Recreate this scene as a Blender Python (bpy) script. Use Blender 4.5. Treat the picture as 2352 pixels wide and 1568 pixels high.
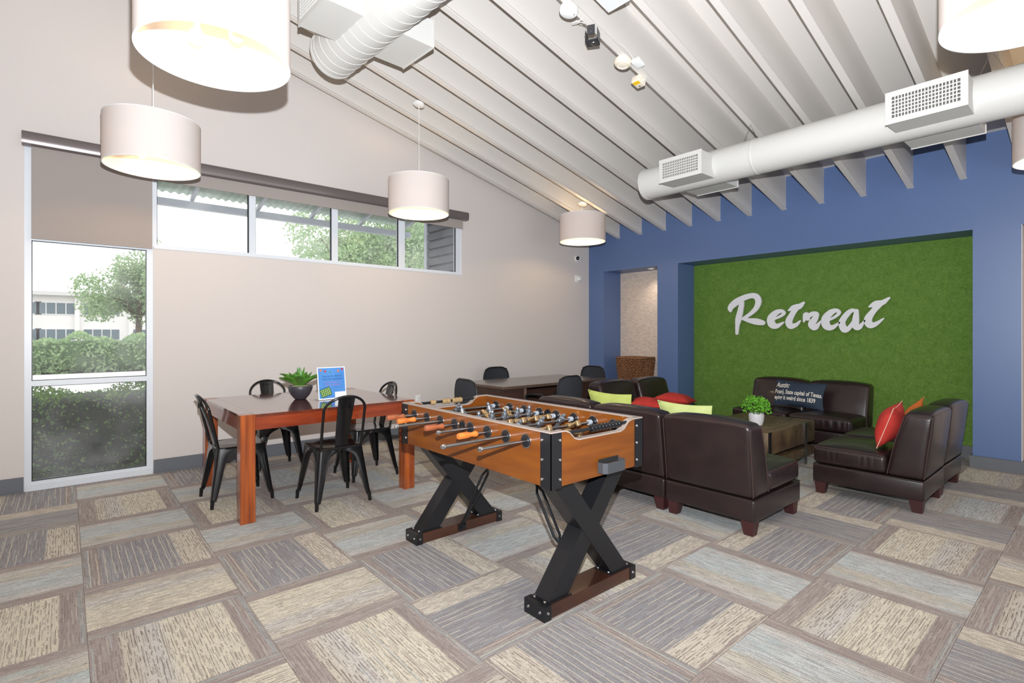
import bpy, bmesh, math, random
import numpy as np
from mathutils import Vector, Matrix
random.seed(7); NR = np.random.default_rng(7)
PI = math.pi
for o in list(bpy.data.objects): bpy.data.objects.remove(o)
SC = bpy.context.scene
C = SC.collection

# ------------------------------------------------------------------ camera
F, YAW, CY, H = 1195.84, 0.861672, 765.32, 1.33075      # focal length and horizon in pixels of the 2352x1568 frame
cam = bpy.data.cameras.new('camera'); cam.sensor_width = 36.0; cam.lens = F / 2352 * 36
cam.shift_y = -(784 - CY) / 2352; cam.clip_start = 0.05; cam.clip_end = 400
co = bpy.data.objects.new('camera', cam); C.objects.link(co)
co.location = (0, 0, H); co.rotation_euler = (PI / 2, 0, YAW); SC.camera = co
SC.view_settings.view_transform = 'Standard'; SC.view_settings.look = 'None'
SC.view_settings.gamma = 1; SC.view_settings.use_curve_mapping = False
SC.view_settings.exposure = -0.55
SC.cycles.max_bounces = 5; SC.cycles.diffuse_bounces = 3; SC.cycles.glossy_bounces = 2; SC.cycles.transmission_bounces = 3; SC.cycles.transparent_max_bounces = 6; SC.cycles.adaptive_threshold = 0.03
SC.cycles.caustics_reflective = False; SC.cycles.caustics_refractive = False
# ------------------------------------------------------------------ sky and flash
SKY, FLASH, LAMP = 3.2, 590.0, 15.0
w = bpy.data.worlds.new('sky'); SC.world = w; w.use_nodes = True
bgn = w.node_tree.nodes['Background']; bgn.inputs[0].default_value = (0.97, 0.985, 1.0, 1); bgn.inputs[1].default_value = SKY
fl = bpy.data.lights.new('camera_flash', 'AREA'); fl.shape = 'DISK'; fl.size = 0.03; fl.energy = FLASH; fl.color = (0.91, 0.955, 1.0)
flo = bpy.data.objects.new('camera_flash', fl); C.objects.link(flo)
flo.location = (0.01, 0.02, H + 0.24); flo.rotation_euler = (PI / 2 + 0.76, 0, YAW)      # head tilted up

cy_, sy_ = math.cos(YAW), math.sin(YAW)
def ray(u, v):
    a = (u - 1176) / F
    return np.array([cy_ * a - sy_, sy_ * a + cy_, (CY - v) / F])
def onY(u, v, Y):
    d = ray(u, v); t = Y / d[1]; return d * t + np.array([0, 0, H])
def onX(u, v, X):
    d = ray(u, v); t = X / d[0]; return d * t + np.array([0, 0, H])
def onZ(u, v, Z):
    d = ray(u, v); t = (Z - H) / d[2]; return d * t + np.array([0, 0, H])

# ------------------------------------------------------------------ materials
def lin(c):
    c = [x / 255 for x in c]
    return tuple(x / 12.92 if x <= 0.04045 else ((x + 0.055) / 1.055) ** 2.4 for x in c) + (1,)
MATS = {}
def mat(name, rgb, rough=0.6, metal=0.0, spec=0.5, noise=None, bump=None, coat=0.0, trans=0.0):
    """noise=(scale,rgb2,stretch) mixes a second colour; bump=(scale,strength)"""
    if name in MATS: return MATS[name]
    m = bpy.data.materials.new(name); m.use_nodes = True; MATS[name] = m
    nt = m.node_tree; b = nt.nodes['Principled BSDF']
    b.inputs['Base Color'].default_value = lin(rgb); b.inputs['Roughness'].default_value = rough
    b.inputs['Metallic'].default_value = metal; b.inputs['Specular IOR Level'].default_value = spec
    b.inputs['Coat Weight'].default_value = coat; b.inputs['Coat Roughness'].default_value = 0.08
    if trans: b.inputs['Transmission Weight'].default_value = trans
    tc = nt.nodes.new('ShaderNodeTexCoord')
    if noise:
        sc, rgb2, st = noise
        mp = nt.nodes.new('ShaderNodeMapping'); mp.inputs['Scale'].default_value = st
        nt.links.new(tc.outputs['Object'], mp.inputs[0])
        n = nt.nodes.new('ShaderNodeTexNoise'); n.inputs['Scale'].default_value = sc; n.inputs['Detail'].default_value = 5
        nt.links.new(mp.outputs[0], n.inputs['Vector'])
        r = nt.nodes.new('ShaderNodeValToRGB'); r.color_ramp.elements[0].position = 0.33; r.color_ramp.elements[1].position = 0.67
        r.color_ramp.elements[0].color = lin(rgb); r.color_ramp.elements[1].color = lin(rgb2)
        nt.links.new(n.outputs['Fac'], r.inputs[0]); nt.links.new(r.outputs[0], b.inputs['Base Color'])
    if bump:
        n2 = nt.nodes.new('ShaderNodeTexNoise'); n2.inputs['Scale'].default_value = bump[0]; n2.inputs['Detail'].default_value = 4
        nt.links.new(tc.outputs['Object'], n2.inputs['Vector'])
        bp = nt.nodes.new('ShaderNodeBump'); bp.inputs['Strength'].default_value = bump[1]; bp.inputs['Distance'].default_value = 0.01
        nt.links.new(n2.outputs['Fac'], bp.inputs['Height']); nt.links.new(bp.outputs[0], b.inputs['Normal'])
    return m

M_WALL = mat('wall_paint', (219, 210, 205), 0.75, bump=(180, 0.05))
M_BLUE = mat('blue_paint', (94, 117, 162), 0.38, bump=(160, 0.05))
M_CEIL = mat('ceiling_paint', (220, 214, 208), 0.6, bump=(40, 0.03))
M_BASE = mat('baseboard_vinyl', (104, 107, 113), 0.5)
M_WHITE = mat('white_paint', (238, 238, 236), 0.45)
M_ALU = mat('white_aluminium', (226, 230, 236), 0.35)
M_DARKGAP = mat('void_shade', (22, 20, 20), 0.9)  # near-black colour painted for the shade inside openings and gaps
M_VAL = mat('blind_fascia', (122, 113, 113), 0.28, 0.4)
M_BLIND = mat('blind_fabric', (172, 162, 157), 0.9, noise=(700, (158, 148, 142), (1, 1, 1)))
M_BLACK = mat('black_paint', (18, 18, 20), 0.22, 0.2, coat=0.4)
M_BLKM = mat('black_metal', (33, 33, 36), 0.34, 0.3)
M_STEEL = mat('brushed_steel', (150, 150, 152), 0.28, 1.0)
M_CHROME = mat('chrome', (200, 200, 202), 0.14, 1.0)
M_LEATHER = mat('brown_leather', (44, 30, 30), 0.31, noise=(7, (36, 25, 26), (1, 1, 1)), bump=(200, 0.10), coat=0.14)
M_PIPING = mat('leather_piping', (62, 45, 43), 0.35)
M_SLEG = mat('mahogany_leg', (64, 30, 30), 0.45)
M_FOOS = mat('cabinet_wood', (124, 68, 16), 0.30, noise=(3.0, (106, 54, 12), (1, 1, 9)), coat=0.35)
M_FOOSIN = mat('cabinet_inner_wood', (134, 76, 36), 0.4, noise=(4.0, (114, 60, 28), (1, 1, 8)))
M_FOOT = mat('foot_wood', (72, 40, 26), 0.4, noise=(5, (56, 30, 20), (6, 1, 1)), coat=0.2)
M_TABLE = mat('cherry_varnish', (168, 84, 32), 0.22, noise=(4, (118, 50, 20), (9, 9, 0.5)), coat=0.5)
M_APRON = mat('cherry_apron', (146, 62, 32), 0.2, noise=(4, (116, 44, 22), (.7, .7, 9)), coat=0.5)
M_TABLETOP = mat('cherry_top', (112, 52, 34), 0.12, noise=(4, (92, 40, 26), (1.0, 9, 1)), coat=0.8)
M_DESK = mat('espresso_laminate', (74, 52, 44), 0.35, noise=(4, (62, 42, 36), (8, 1, 8)))
M_DESKTOP = mat('espresso_top', (92, 74, 64), 0.22, coat=0.4)
M_COFFEE = mat('weathered_wood', (122, 100, 72), 0.5, noise=(6, (78, 60, 46), (5, 1, 1)), coat=0.1)
M_MESHF = mat('chair_mesh', (48, 50, 56), 0.8)
M_PLAST = mat('black_plastic', (30, 30, 33), 0.45)
M_LIME = mat('lime_fabric', (196, 206, 112), 0.9, noise=(9, (184, 196, 100), (1, 1, 1)))
M_RED = mat('red_velvet', (206, 62, 52), 0.85, noise=(8, (188, 46, 40), (1, 1, 1)))
M_ORANGE = mat('orange_fabric', (226, 120, 46), 0.85)
M_NAVY = mat('navy_fabric', (44, 58, 76), 0.8)
M_CREAMTXT = mat('cream_print', (236, 230, 216), 0.8)
M_SIGNW = mat('sign_white', (236, 236, 240), 0.35)
M_POTW = mat('white_ceramic', (222, 220, 222), 0.35)
M_POTD = mat('charcoal_ceramic', (62, 60, 66), 0.4)
M_LEAFB = mat('bright_leaf', (122, 196, 50), 0.55, noise=(30, (84, 160, 36), (1, 1, 1)))
M_AGAVE = mat('agave_leaf', (94, 146, 54), 0.45, noise=(9, (66, 116, 40), (1, 1, 1)))
M_MOSS = mat('pale_moss', (206, 200, 150), 0.9)
M_WICKER = mat('wicker', (164, 116, 78), 0.55, noise=(45, (104, 66, 44), (1, 1, 1)))
M_PEWTER = mat('pewter', (150, 156, 164), 0.35, 0.85)
M_BRONZE = mat('bronze', (196, 164, 120), 0.35, 0.85)
M_HANDLE = mat('handle_wood', (204, 122, 52), 0.35, noise=(20, (186, 98, 40), (1, 1, 1)), coat=0.3)
M_HANDLE2 = mat('handle_redwood', (148, 80, 48), 0.38, coat=0.3)
M_BEAD = mat('tan_bead', (158, 130, 92), 0.5)
M_TRIM = mat('grey_edge_trim', (158, 144, 136), 0.35)
M_PLAY = mat('playfield', (96, 62, 44), 0.5)
M_CARPB = mat('carpet_plain', (158, 146, 138), 0.95)
M_DUCT = mat('duct_paint', (214, 212, 208), 0.5)
M_TURFB = mat('turf_backing', (92, 128, 52), 0.95, noise=(40, (108, 142, 62), (1, 1, 1)))
M_YELLOW = mat('yellow_sticker', (244, 200, 30), 0.5)
M_GROUND = mat('ground_outside', (150, 150, 138), 0.95)
M_PATH = mat('concrete_path', (228, 226, 220), 0.9)
M_BUILD = mat('stucco_white', (232, 230, 228), 0.9)
M_BRICKC = mat('chimney_brick', (150, 100, 86), 0.9)
M_PANE = mat('far_window_glass', (92, 110, 120), 0.2)
M_CORR = mat('corrugated_metal', (176, 196, 180), 0.45)
M_RAFT = mat('canopy_steel', (170, 176, 186), 0.45, 0.1)
M_SLATD = mat('dark_cladding', (70, 72, 78), 0.6)
M_BARK = mat('bark', (86, 72, 58), 0.9)

def glass_mat():
    m = bpy.data.materials.new('window_glass'); m.use_nodes = True; nt = m.node_tree; nt.nodes.clear()
    out = nt.nodes.new('ShaderNodeOutputMaterial'); tr = nt.nodes.new('ShaderNodeBsdfTransparent')
    gl = nt.nodes.new('ShaderNodeBsdfGlossy'); gl.inputs['Roughness'].default_value = 0.0
    df = nt.nodes.new('ShaderNodeBsdfDiffuse'); df.inputs['Color'].default_value = (0.9, 0.92, 0.95, 1)  # pale diffuse veil mixed in patches, painted haze over the view outside
    mx = nt.nodes.new('ShaderNodeMixShader'); mx.inputs[0].default_value = 0.03
    mx2 = nt.nodes.new('ShaderNodeMixShader')
    tc = nt.nodes.new('ShaderNodeTexCoord'); n = nt.nodes.new('ShaderNodeTexNoise'); n.inputs['Scale'].default_value = 2.2; n.inputs['Detail'].default_value = 3
    mr = nt.nodes.new('ShaderNodeMapRange'); mr.inputs['From Min'].default_value = 0.42; mr.inputs['From Max'].default_value = 0.75
    mr.inputs['To Min'].default_value = 0.04; mr.inputs['To Max'].default_value = 0.16
    nt.links.new(tc.outputs['Object'], n.inputs['Vector']); nt.links.new(n.outputs['Fac'], mr.inputs['Value'])
    nt.links.new(mr.outputs[0], mx2.inputs[0])
    nt.links.new(tr.outputs[0], mx.inputs[1]); nt.links.new(gl.outputs[0], mx.inputs[2])
    nt.links.new(mx.outputs[0], mx2.inputs[1]); nt.links.new(df.outputs[0], mx2.inputs[2])
    nt.links.new(mx2.outputs[0], out.inputs[0]); return m
M_GLASS = glass_mat()

def shade_mat():
    m = bpy.data.materials.new('shade_fabric'); m.use_nodes = True; nt = m.node_tree; nt.nodes.clear()
    out = nt.nodes.new('ShaderNodeOutputMaterial'); df = nt.nodes.new('ShaderNodeBsdfDiffuse'); tl = nt.nodes.new('ShaderNodeBsdfTranslucent')
    df.inputs['Color'].default_value = lin((226, 217, 213)); tl.inputs['Color'].default_value = lin((250, 226, 190))
    mx = nt.nodes.new('ShaderNodeMixShader'); mx.inputs[0].default_value = 0.13
    nt.links.new(df.outputs[0], mx.inputs[1]); nt.links.new(tl.outputs[0], mx.inputs[2]); nt.links.new(mx.outputs[0], out.inputs[0]); return m
M_SHADE = shade_mat()
def emit_mat(name, rgb, s):
    m = bpy.data.materials.new(name); m.use_nodes = True; b = m.node_tree.nodes['Principled BSDF']
    b.inputs['Base Color'].default_value = lin(rgb); b.inputs['Emission Color'].default_value = lin(rgb); b.inputs['Emission Strength'].default_value = s; return m
M_BULB = emit_mat('frosted_bulb', (255, 240, 214), 0.9)

def leaf_mat(name, a, b_, tl=0.35):
    m = bpy.data.materials.new(name); m.use_nodes = True; nt = m.node_tree; nt.nodes.clear()
    out = nt.nodes.new('ShaderNodeOutputMaterial'); df = nt.nodes.new('ShaderNodeBsdfDiffuse'); tr = nt.nodes.new('ShaderNodeBsdfTranslucent')
    tc = nt.nodes.new('ShaderNodeTexCoord'); n = nt.nodes.new('ShaderNodeTexNoise'); n.inputs['Scale'].default_value = 14
    r = nt.nodes.new('ShaderNodeValToRGB'); r.color_ramp.elements[0].position = 0.35; r.color_ramp.elements[1].position = 0.65
    r.color_ramp.elements[0].color = lin(a); r.color_ramp.elements[1].color = lin(b_)
    nt.links.new(tc.outputs['Object'], n.inputs['Vector']); nt.links.new(n.outputs['Fac'], r.inputs[0])
    nt.links.new(r.outputs[0], df.inputs[0]); nt.links.new(r.outputs[0], tr.inputs[0])
    mx = nt.nodes.new('ShaderNodeMixShader'); mx.inputs[0].default_value = tl
    nt.links.new(df.outputs[0], mx.inputs[1]); nt.links.new(tr.outputs[0], mx.inputs[2]); nt.links.new(mx.outputs[0], out.inputs[0]); return m
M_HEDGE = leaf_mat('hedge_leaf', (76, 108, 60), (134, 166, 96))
M_HEDGE2 = leaf_mat('far_hedge_leaf', (138, 166, 122), (176, 198, 156))  # distance haze put into the pale leaf colours
M_TREE = leaf_mat('tree_leaf', (138, 168, 126), (188, 206, 166), 0.5)  # leaf colours paled to carry the haze outside
M_TURF = leaf_mat('turf_blade', (122, 160, 60), (166, 194, 104), 0.25)
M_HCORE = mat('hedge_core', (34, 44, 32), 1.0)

def carpet_mat(kind):
    m = bpy.data.materials.new('carpet_' + kind); m.use_nodes = True; nt = m.node_tree; N = nt.nodes; L = nt.links
    b = N['Principled BSDF']; b.inputs['Roughness'].default_value = 0.95; b.inputs['Specular IOR Level'].default_value = 0.1
    tc = N.new('ShaderNodeTexCoord'); oi = N.new('ShaderNodeObjectInfo'); sp = N.new('ShaderNodeSeparateXYZ'); L.new(tc.outputs['Object'], sp.inputs[0])
    def math_(op, a, b2=None):
        n = N.new('ShaderNodeMath'); n.operation = op
        for i, v in enumerate((a, b2)):
            if v is None: continue
            if isinstance(v, (int, float)): n.inputs[i].default_value = v
            else: L.new(v, n.inputs[i])
        return n.outputs[0]
    rnd = math_('MULTIPLY', oi.outputs['Random'], 37.0)
    def nz(sx, sy, off, detail=2.0):
        cb = N.new('ShaderNodeCombineXYZ')
        L.new(math_('ADD', math_('MULTIPLY', sp.outputs['X'], sx), rnd), cb.inputs[0])
        L.new(math_('MULTIPLY', sp.outputs['Y'], sy), cb.inputs[1]); L.new(math_('ADD', rnd, off), cb.inputs[2])
        n = N.new('ShaderNodeTexNoise'); n.inputs['Scale'].default_value = 1.0; n.inputs['Detail'].default_value = detail
        L.new(cb.outputs[0], n.inputs['Vector']); return n.outputs['Fac']
    def ramp(v, stops, mode='LINEAR'):
        r = N.new('ShaderNodeValToRGB'); r.color_ramp.interpolation = mode
        e = r.color_ramp.elements
        while len(e) < len(stops): e.new(0.5)
        for k, (p, c) in enumerate(stops): e[k].position = p; e[k].color = lin(c) if len(c) == 3 else c
        L.new(v, r.inputs[0]); return r.outputs[0]
    def mix(f, a, c):
        n = N.new('ShaderNodeMix'); n.data_type = 'RGBA'; L.new(f, n.inputs[0]); 
        for s, v in ((6, a), (7, c)):
            if isinstance(v, tuple): n.inputs[s].default_value = v
            else: L.new(v, n.inputs[s])
        return n.outputs[2]
    v = math_('ADD', math_('DIVIDE', sp.outputs['Y'], T), 0.5)
    vw = math_('ADD', v, math_('MULTIPLY', math_('SUBTRACT', nz(3, 5, 3), 0.5), 0.015))
    BR, BR2 = (180, 168, 162), (172, 159, 153)
    CRM, LBL, LGR, GRY = (236, 227, 207), (216, 221, 221), (222, 217, 211), (164, 163, 167)
    if kind == 'blue':
        base = ramp(vw, [(0, BR), (.12, BR2), (.16, LGR), (.32, LBL), (.56, LBL), (.66, (220, 212, 196)), (.84, LGR), (.88, BR)])
        dash_band = ramp(vw, [(0, (0.1, 0.1, 0.1, 1)), (.14, (0.9, 0.9, 0.9, 1)), (.86, (0.12, 0.12, 0.12, 1))], 'CONSTANT')
    elif kind == 'cream':
        base = ramp(vw, [(0, BR), (.03, (176, 180, 180)), (.045, BR), (.15, BR2), (.165, CRM), (.54, CRM), (.62, LGR), (.82, (220, 210, 194)), (.84, BR)])
        dash_band = ramp(vw, [(0, (0.1, 0.1, 0.1, 1)), (.16, (0.8, 0.8, 0.8, 1)), (.6, (1, 1, 1, 1)), (.83, (0.12, 0.12, 0.12, 1))], 'CONSTANT')
    else:
        base = ramp(vw, [(0, BR), (.05, (170, 176, 178)), (.065, BR), (.12, BR2), (.14, GRY), (.72, GRY), (.74, (230, 220, 204)), (.96, (228, 218, 202)), (.97, BR)])
        dash_band = ramp(vw, [(0, (0.1, 0.1, 0.1, 1)), (.735, (1, 1, 1, 1)), (.965, (0.1, 0.1, 0.1, 1))], 'CONSTANT')
    def lines(count, half, xs, thr, wig, seed):
        """thin broken lines along x: count per tile, half width as a share of the spacing, xs = dash frequency"""
        wv_ = math_('ADD', math_('MULTIPLY', sp.outputs['Y'], count / T), math_('MULTIPLY', nz(7, count * .8 / T, seed), wig))
        wv_ = math_('ADD', wv_, 100.0); fr = math_('ABSOLUTE', math_('SUBTRACT', math_('FRACT', wv_), 0.5)); fl_ = math_('FLOOR', wv_)
        near = math_('LESS_THAN', fr, half)
        cb = N.new('ShaderNodeCombineXYZ'); L.new(math_('ADD', math_('MULTIPLY', sp.outputs['X'], xs), math_('MULTIPLY', fl_, 7.31)), cb.inputs[0])
        L.new(math_('MULTIPLY', fl_, 3.77), cb.inputs[1]); L.new(math_('ADD', rnd, seed), cb.inputs[2])
        n = N.new('ShaderNodeTexNoise'); n.inputs['Scale'].default_value = 1.0; n.inputs['Detail'].default_value = 0.5; L.new(cb.outputs[0], n.inputs['Vector'])
        return math_('MULTIPLY', near, math_('GREATER_THAN', n.outputs['Fac'], thr))
    bw2 = N.new('ShaderNodeRGBToBW'); L.new(dash_band, bw2.inputs[0])
    DK = lin((124, 109, 102))
    dsh = lines(46, .15, 20 if kind != 'blue' else 10, .49, .9, 2.0)
    col = mix(math_('MULTIPLY', math_('MULTIPLY', dsh, bw2.outputs[0]), 0.72 if kind != 'blue' else .55), base, DK)
    dsh2 = lines(64, .24, 11, .50, 1.3, 12.0)
    col = mix(math_('MULTIPLY', dsh2, 0.40), col, DK)
    dsh3 = lines(38, .20, 5, .54, 1.2, 23.0)
    col = mix(math_('MULTIPLY', dsh3, 0.30), col, lin((226, 218, 206)))
    st = ramp(nz(5, 60, 9, 3), [(.3, (0, 0, 0, 1)), (.7, (1, 1, 1, 1))]); bw3 = N.new('ShaderNodeRGBToBW'); L.new(st, bw3.inputs[0])
    col = mix(math_('MULTIPLY', bw3.outputs[0], 0.14), col, lin((118, 106, 100)))
    if kind == 'grey':   # thin cream pinstripes
        ps = math_('MULTIPLY', lines(17, .065, 1.8, .43, .35, 31.0), math_('SUBTRACT', 1.0, math_('MULTIPLY', bw2.outputs[0], .9)))
        col = mix(math_('MULTIPLY', ps, 0.85), col, lin((226, 216, 196)))
    elif kind == 'cream':
        col = mix(math_('MULTIPLY', lines(9, .045, 1.5, .62, .3, 41.0), .55), col, lin((196, 204, 206)))
    else:
        pt = ramp(nz(6, 26, 51, 1), [(.55, (0, 0, 0, 1)), (.68, (1, 1, 1, 1))]); bw6 = N.new('ShaderNodeRGBToBW'); L.new(pt, bw6.inputs[0])
        col = mix(math_('MULTIPLY', math_('MULTIPLY', bw6.outputs[0], bw2.outputs[0]), .55), col, lin((184, 200, 200)))
    fine = ramp(nz(150, 330, 21, 1), [(.35, (0, 0, 0, 1)), (.72, (1, 1, 1, 1))]); bw4 = N.new('ShaderNodeRGBToBW'); L.new(fine, bw4.inputs[0])
    col = mix(math_('MULTIPLY', bw4.outputs[0], 0.42), col, lin((106, 98, 97)))
    L.new(col, b.inputs['Base Color'])
    bp = N.new('ShaderNodeBump'); bp.inputs['Strength'].default_value = 0.35; bp.inputs['Distance'].default_value = 0.004
    L.new(nz(180, 240, 5, 1), bp.inputs['Height']); L.new(bp.outputs[0], b.inputs['Normal'])
    return m

# ------------------------------------------------------------------ mesh helpers
class MB:
    def __init__(s): s.v = []; s.f = []
    def add(s, V, Fc):
        n = len(s.v); s.v += [tuple(p) for p in V]; s.f += [tuple(i + n for i in f) for f in Fc]; return s
    def box(s, x0, x1, y0, y1, z0, z1, fn=None):
        V = [(x, y, z) for z in (z0, z1) for y in (y0, y1) for x in (x0, x1)]
        if fn: V = [fn(p) for p in V]
        return s.add(V, [(0, 2, 3, 1), (4, 5, 7, 6), (0, 1, 5, 4), (2, 6, 7, 3), (0, 4, 6, 2), (1, 3, 7, 5)])
    def prism(s, poly, lo, hi, axis='y'):
        """poly in the plane across axis: x->(y,z), y->(x,z), z->(x,y)"""
        n = len(poly)
        def P(a, b, t): return {'x': (t, a, b), 'y': (a, t, b), 'z': (a, b, t)}[axis]
        V = [P(a, b, lo) for a, b in poly] + [P(a, b, hi) for a, b in poly]
        return s.add(V, [tuple(range(n))[::-1], tuple(range(n, 2 * n))] + [(i, (i + 1) % n, n + (i + 1) % n, n + i) for i in range(n)])
    def tube(s, pts, r, n=8, cap=True):
        pts = [Vector(p) for p in pts]; k = len(pts); rs = r if isinstance(r, (list, tuple)) else [r] * k
        V = []; prev = None
        for i, p in enumerate(pts):
            t = (pts[min(i + 1, k - 1)] - pts[max(i - 1, 0)]).normalized()
            if prev is None:
                a = Vector((0, 0, 1)) if abs(t.z) < 0.9 else Vector((1, 0, 0)); u = t.cross(a).normalized()
            else:
                u = (prev - t * prev.dot(t)).normalized()
            prev = u; w_ = t.cross(u)
            V += [p + (u * math.cos(2 * PI * j / n) + w_ * math.sin(2 * PI * j / n)) * rs[i] for j in range(n)]
        Fc = [(i * n + j, i * n + (j + 1) % n, (i + 1) * n + (j + 1) % n, (i + 1) * n + j) for i in range(k - 1) for j in range(n)]
        if cap: Fc += [tuple(range(n))[::-1], tuple((k - 1) * n + j for j in range(n))]
        return s.add(V, Fc)
    def lathe(s, prof, n=24, c=(0, 0, 0), axis='z', a0=0, a1=2 * PI, close=False):
        full = abs(a1 - a0 - 2 * PI) < 1e-6; m = n if full else n + 1; V = []
        for r, h in prof:
            for j in range(m):
                a = a0 + (a1 - a0) * j / n; x, y = r * math.cos(a), r * math.sin(a)
                p = {'z': (x, y, h), 'y': (x, h, y), 'x': (h, x, y)}[axis]
                V.append((p[0] + c[0], p[1] + c[1], p[2] + c[2]))
        Fc = []
        k = len(prof)
        for i in range(k if close else k - 1):
            i2 = (i + 1) % k
            for j in range(n if full else n):
                Fc.append((i * m + j, i * m + (j + 1) % m, i2 * m + (j + 1) % m, i2 * m + j))
        return s.add(V, Fc)
    def xf(s, M): s.v = [tuple(M @ Vector(p)) for p in s.v]; return s
    def fn(s, f): s.v = [tuple(f(*p)) for p in s.v]; return s
    def mesh(s, name, smooth=40, merge=False):
        me = bpy.data.meshes.new(name); me.from_pydata(s.v, [], s.f)
        bm = bmesh.new(); bm.from_mesh(me)
        if merge: bmesh.ops.remove_doubles(bm, verts=bm.verts, dist=1e-5)
        bmesh.ops.recalc_face_normals(bm, faces=bm.faces); bm.to_mesh(me); bm.free()
        if smooth:
            me.polygons.foreach_set('use_smooth', [True] * len(me.polygons)); me.set_sharp_from_angle(angle=math.radians(smooth))
        return me
def rbox(hx, hy, hz, r, c=(0, 0, 0), seg=3):
    """box with rounded edges"""
    bm = bmesh.new(); bmesh.ops.create_cube(bm, size=2)
    for v in bm.verts: v.co = Vector((v.co.x * hx, v.co.y * hy, v.co.z * hz))
    bmesh.ops.bevel(bm, geom=list(bm.edges), offset=r, segments=seg, affect='EDGES', profile=0.5)
    bm.verts.index_update()
    mb = MB(); mb.add([(v.co.x + c[0], v.co.y + c[1], v.co.z + c[2]) for v in bm.verts], [tuple(v.index for v in f.verts) for f in bm.faces]); bm.free(); return mb
def softbox(hx, hy, hz, r, puff=(0, 0, 0), n=8, deform=None):
    """cushion: rounded box whose faces swell"""
    def axis_pts(h):
        e = [h * (-1 + 0.0), -h + r * 0.3, -h + r * 0.65, -h + r]
        mid = list(np.linspace(-h + r, h - r, n)[1:-1]); return e + mid + [-x for x in e[::-1]]
    ax = [axis_pts(h) for h in (hx, hy, hz)]; hh = (hx, hy, hz); mb = MB()
    for a in range(3):
        b_, c_ = [i for i in range(3) if i != a]
        for sgn in (-1, 1):
            V = []; nb, nc = len(ax[b_]), len(ax[c_])
            for pb in ax[b_]:
                for pc in ax[c_]:
                    p = [0, 0, 0]; p[a] = sgn * hh[a]; p[b_] = pb; p[c_] = pc
                    q = [max(-(hh[i] - r), min(hh[i] - r, p[i])) for i in range(3)]
                    d = Vector([p[i] - q[i] for i in range(3)]); l = d.length
                    d = d / l * r if l > 1e-9 else d
                    w_ = [q[i] + d[i] for i in range(3)]
                    for i in range(3):
                        j, k = [x for x in range(3) if x != i]
                        w_[i] += (1 if w_[i] > 0 else -1) * puff[i] * max(0, 1 - (w_[j] / hh[j]) ** 2) * max(0, 1 - (w_[k] / hh[k]) ** 2) * min(1, abs(w_[i]) / hh[i])
                    V.append(deform(*w_) if deform else tuple(w_))
            mb.add(V, [(i * nc + j, i * nc + j + 1, (i + 1) * nc + j + 1, (i + 1) * nc + j) for i in range(nb - 1) for j in range(nc - 1)])
    return mb
def catmull(P, n=8):
    P = [np.array(p, float) for p in P]; out = []
    Q = [2 * P[0] - P[1]] + P + [2 * P[-1] - P[-2]]
    for i in range(1, len(Q) - 2):
        for k in range(n):
            t = k / n
            out.append(0.5 * (2 * Q[i] + (Q[i + 1] - Q[i - 1]) * t + (2 * Q[i - 1] - 5 * Q[i] + 4 * Q[i + 1] - Q[i + 2]) * t * t + (3 * Q[i] - Q[i - 1] - 3 * Q[i + 1] + Q[i + 2]) * t ** 3))
    return out + [P[-1]]

# ------------------------------------------------------------------ object helpers
def tag(o, label=None, cat=None, group=None, kind=None):
    if label: o['label'] = label
    if cat: o['category'] = cat
    if group: o['group'] = group
    if kind: o['kind'] = kind
    return o
def thing(name, label, cat, loc=(0, 0, 0), rotz=0, group=None):
    o = bpy.data.objects.new(name, None); o.empty_display_size = 0.05; C.objects.link(o)
    o.location = loc; o.rotation_euler = (0, 0, rotz); return tag(o, label, cat, group)
def obj(name, mb, m, parent=None, smooth=40, merge=False, label=None, kind=None):
    me = mb if isinstance(mb, bpy.types.Mesh) else mb.mesh(name, smooth, merge)
    if not me.materials: me.materials.append(m)
    o = bpy.data.objects.new(name, me); C.objects.link(o)
    if parent: o.parent = parent
    if label: o['label'] = label
    if kind: o['kind'] = kind
    return o
def copy_tree(o, parent=None):
    c = o.copy(); C.objects.link(c)
    if parent: c.parent = parent
    for ch in list(o.children): copy_tree(ch, c)
    return c
def dup(root, loc, rotz, label):
    r = copy_tree(root); r.location = loc; r.rotation_euler = (0, 0, rotz); r['label'] = label; return r

# ------------------------------------------------------------------ the room
T, X0, Y0 = 0.6096, -5.337, 0.073          # carpet tile size and grid origin
XW, YB, XR, YF = -5.975, 6.88, 3.2, -3.2    # left wall, blue wall, unseen walls behind the photographer
SL, ZJ = 0.2465, 2.885                      # ceiling slope, joist underside at the blue wall
def zj(y): return ZJ + (YB - y) * SL
ZD = 0.415                                   # joist depth
REC = (-4.249, -0.951); N1 = (-5.644, -4.600); N3 = (-0.601, 0.443); ZO = 2.366; YG = 7.34

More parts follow.
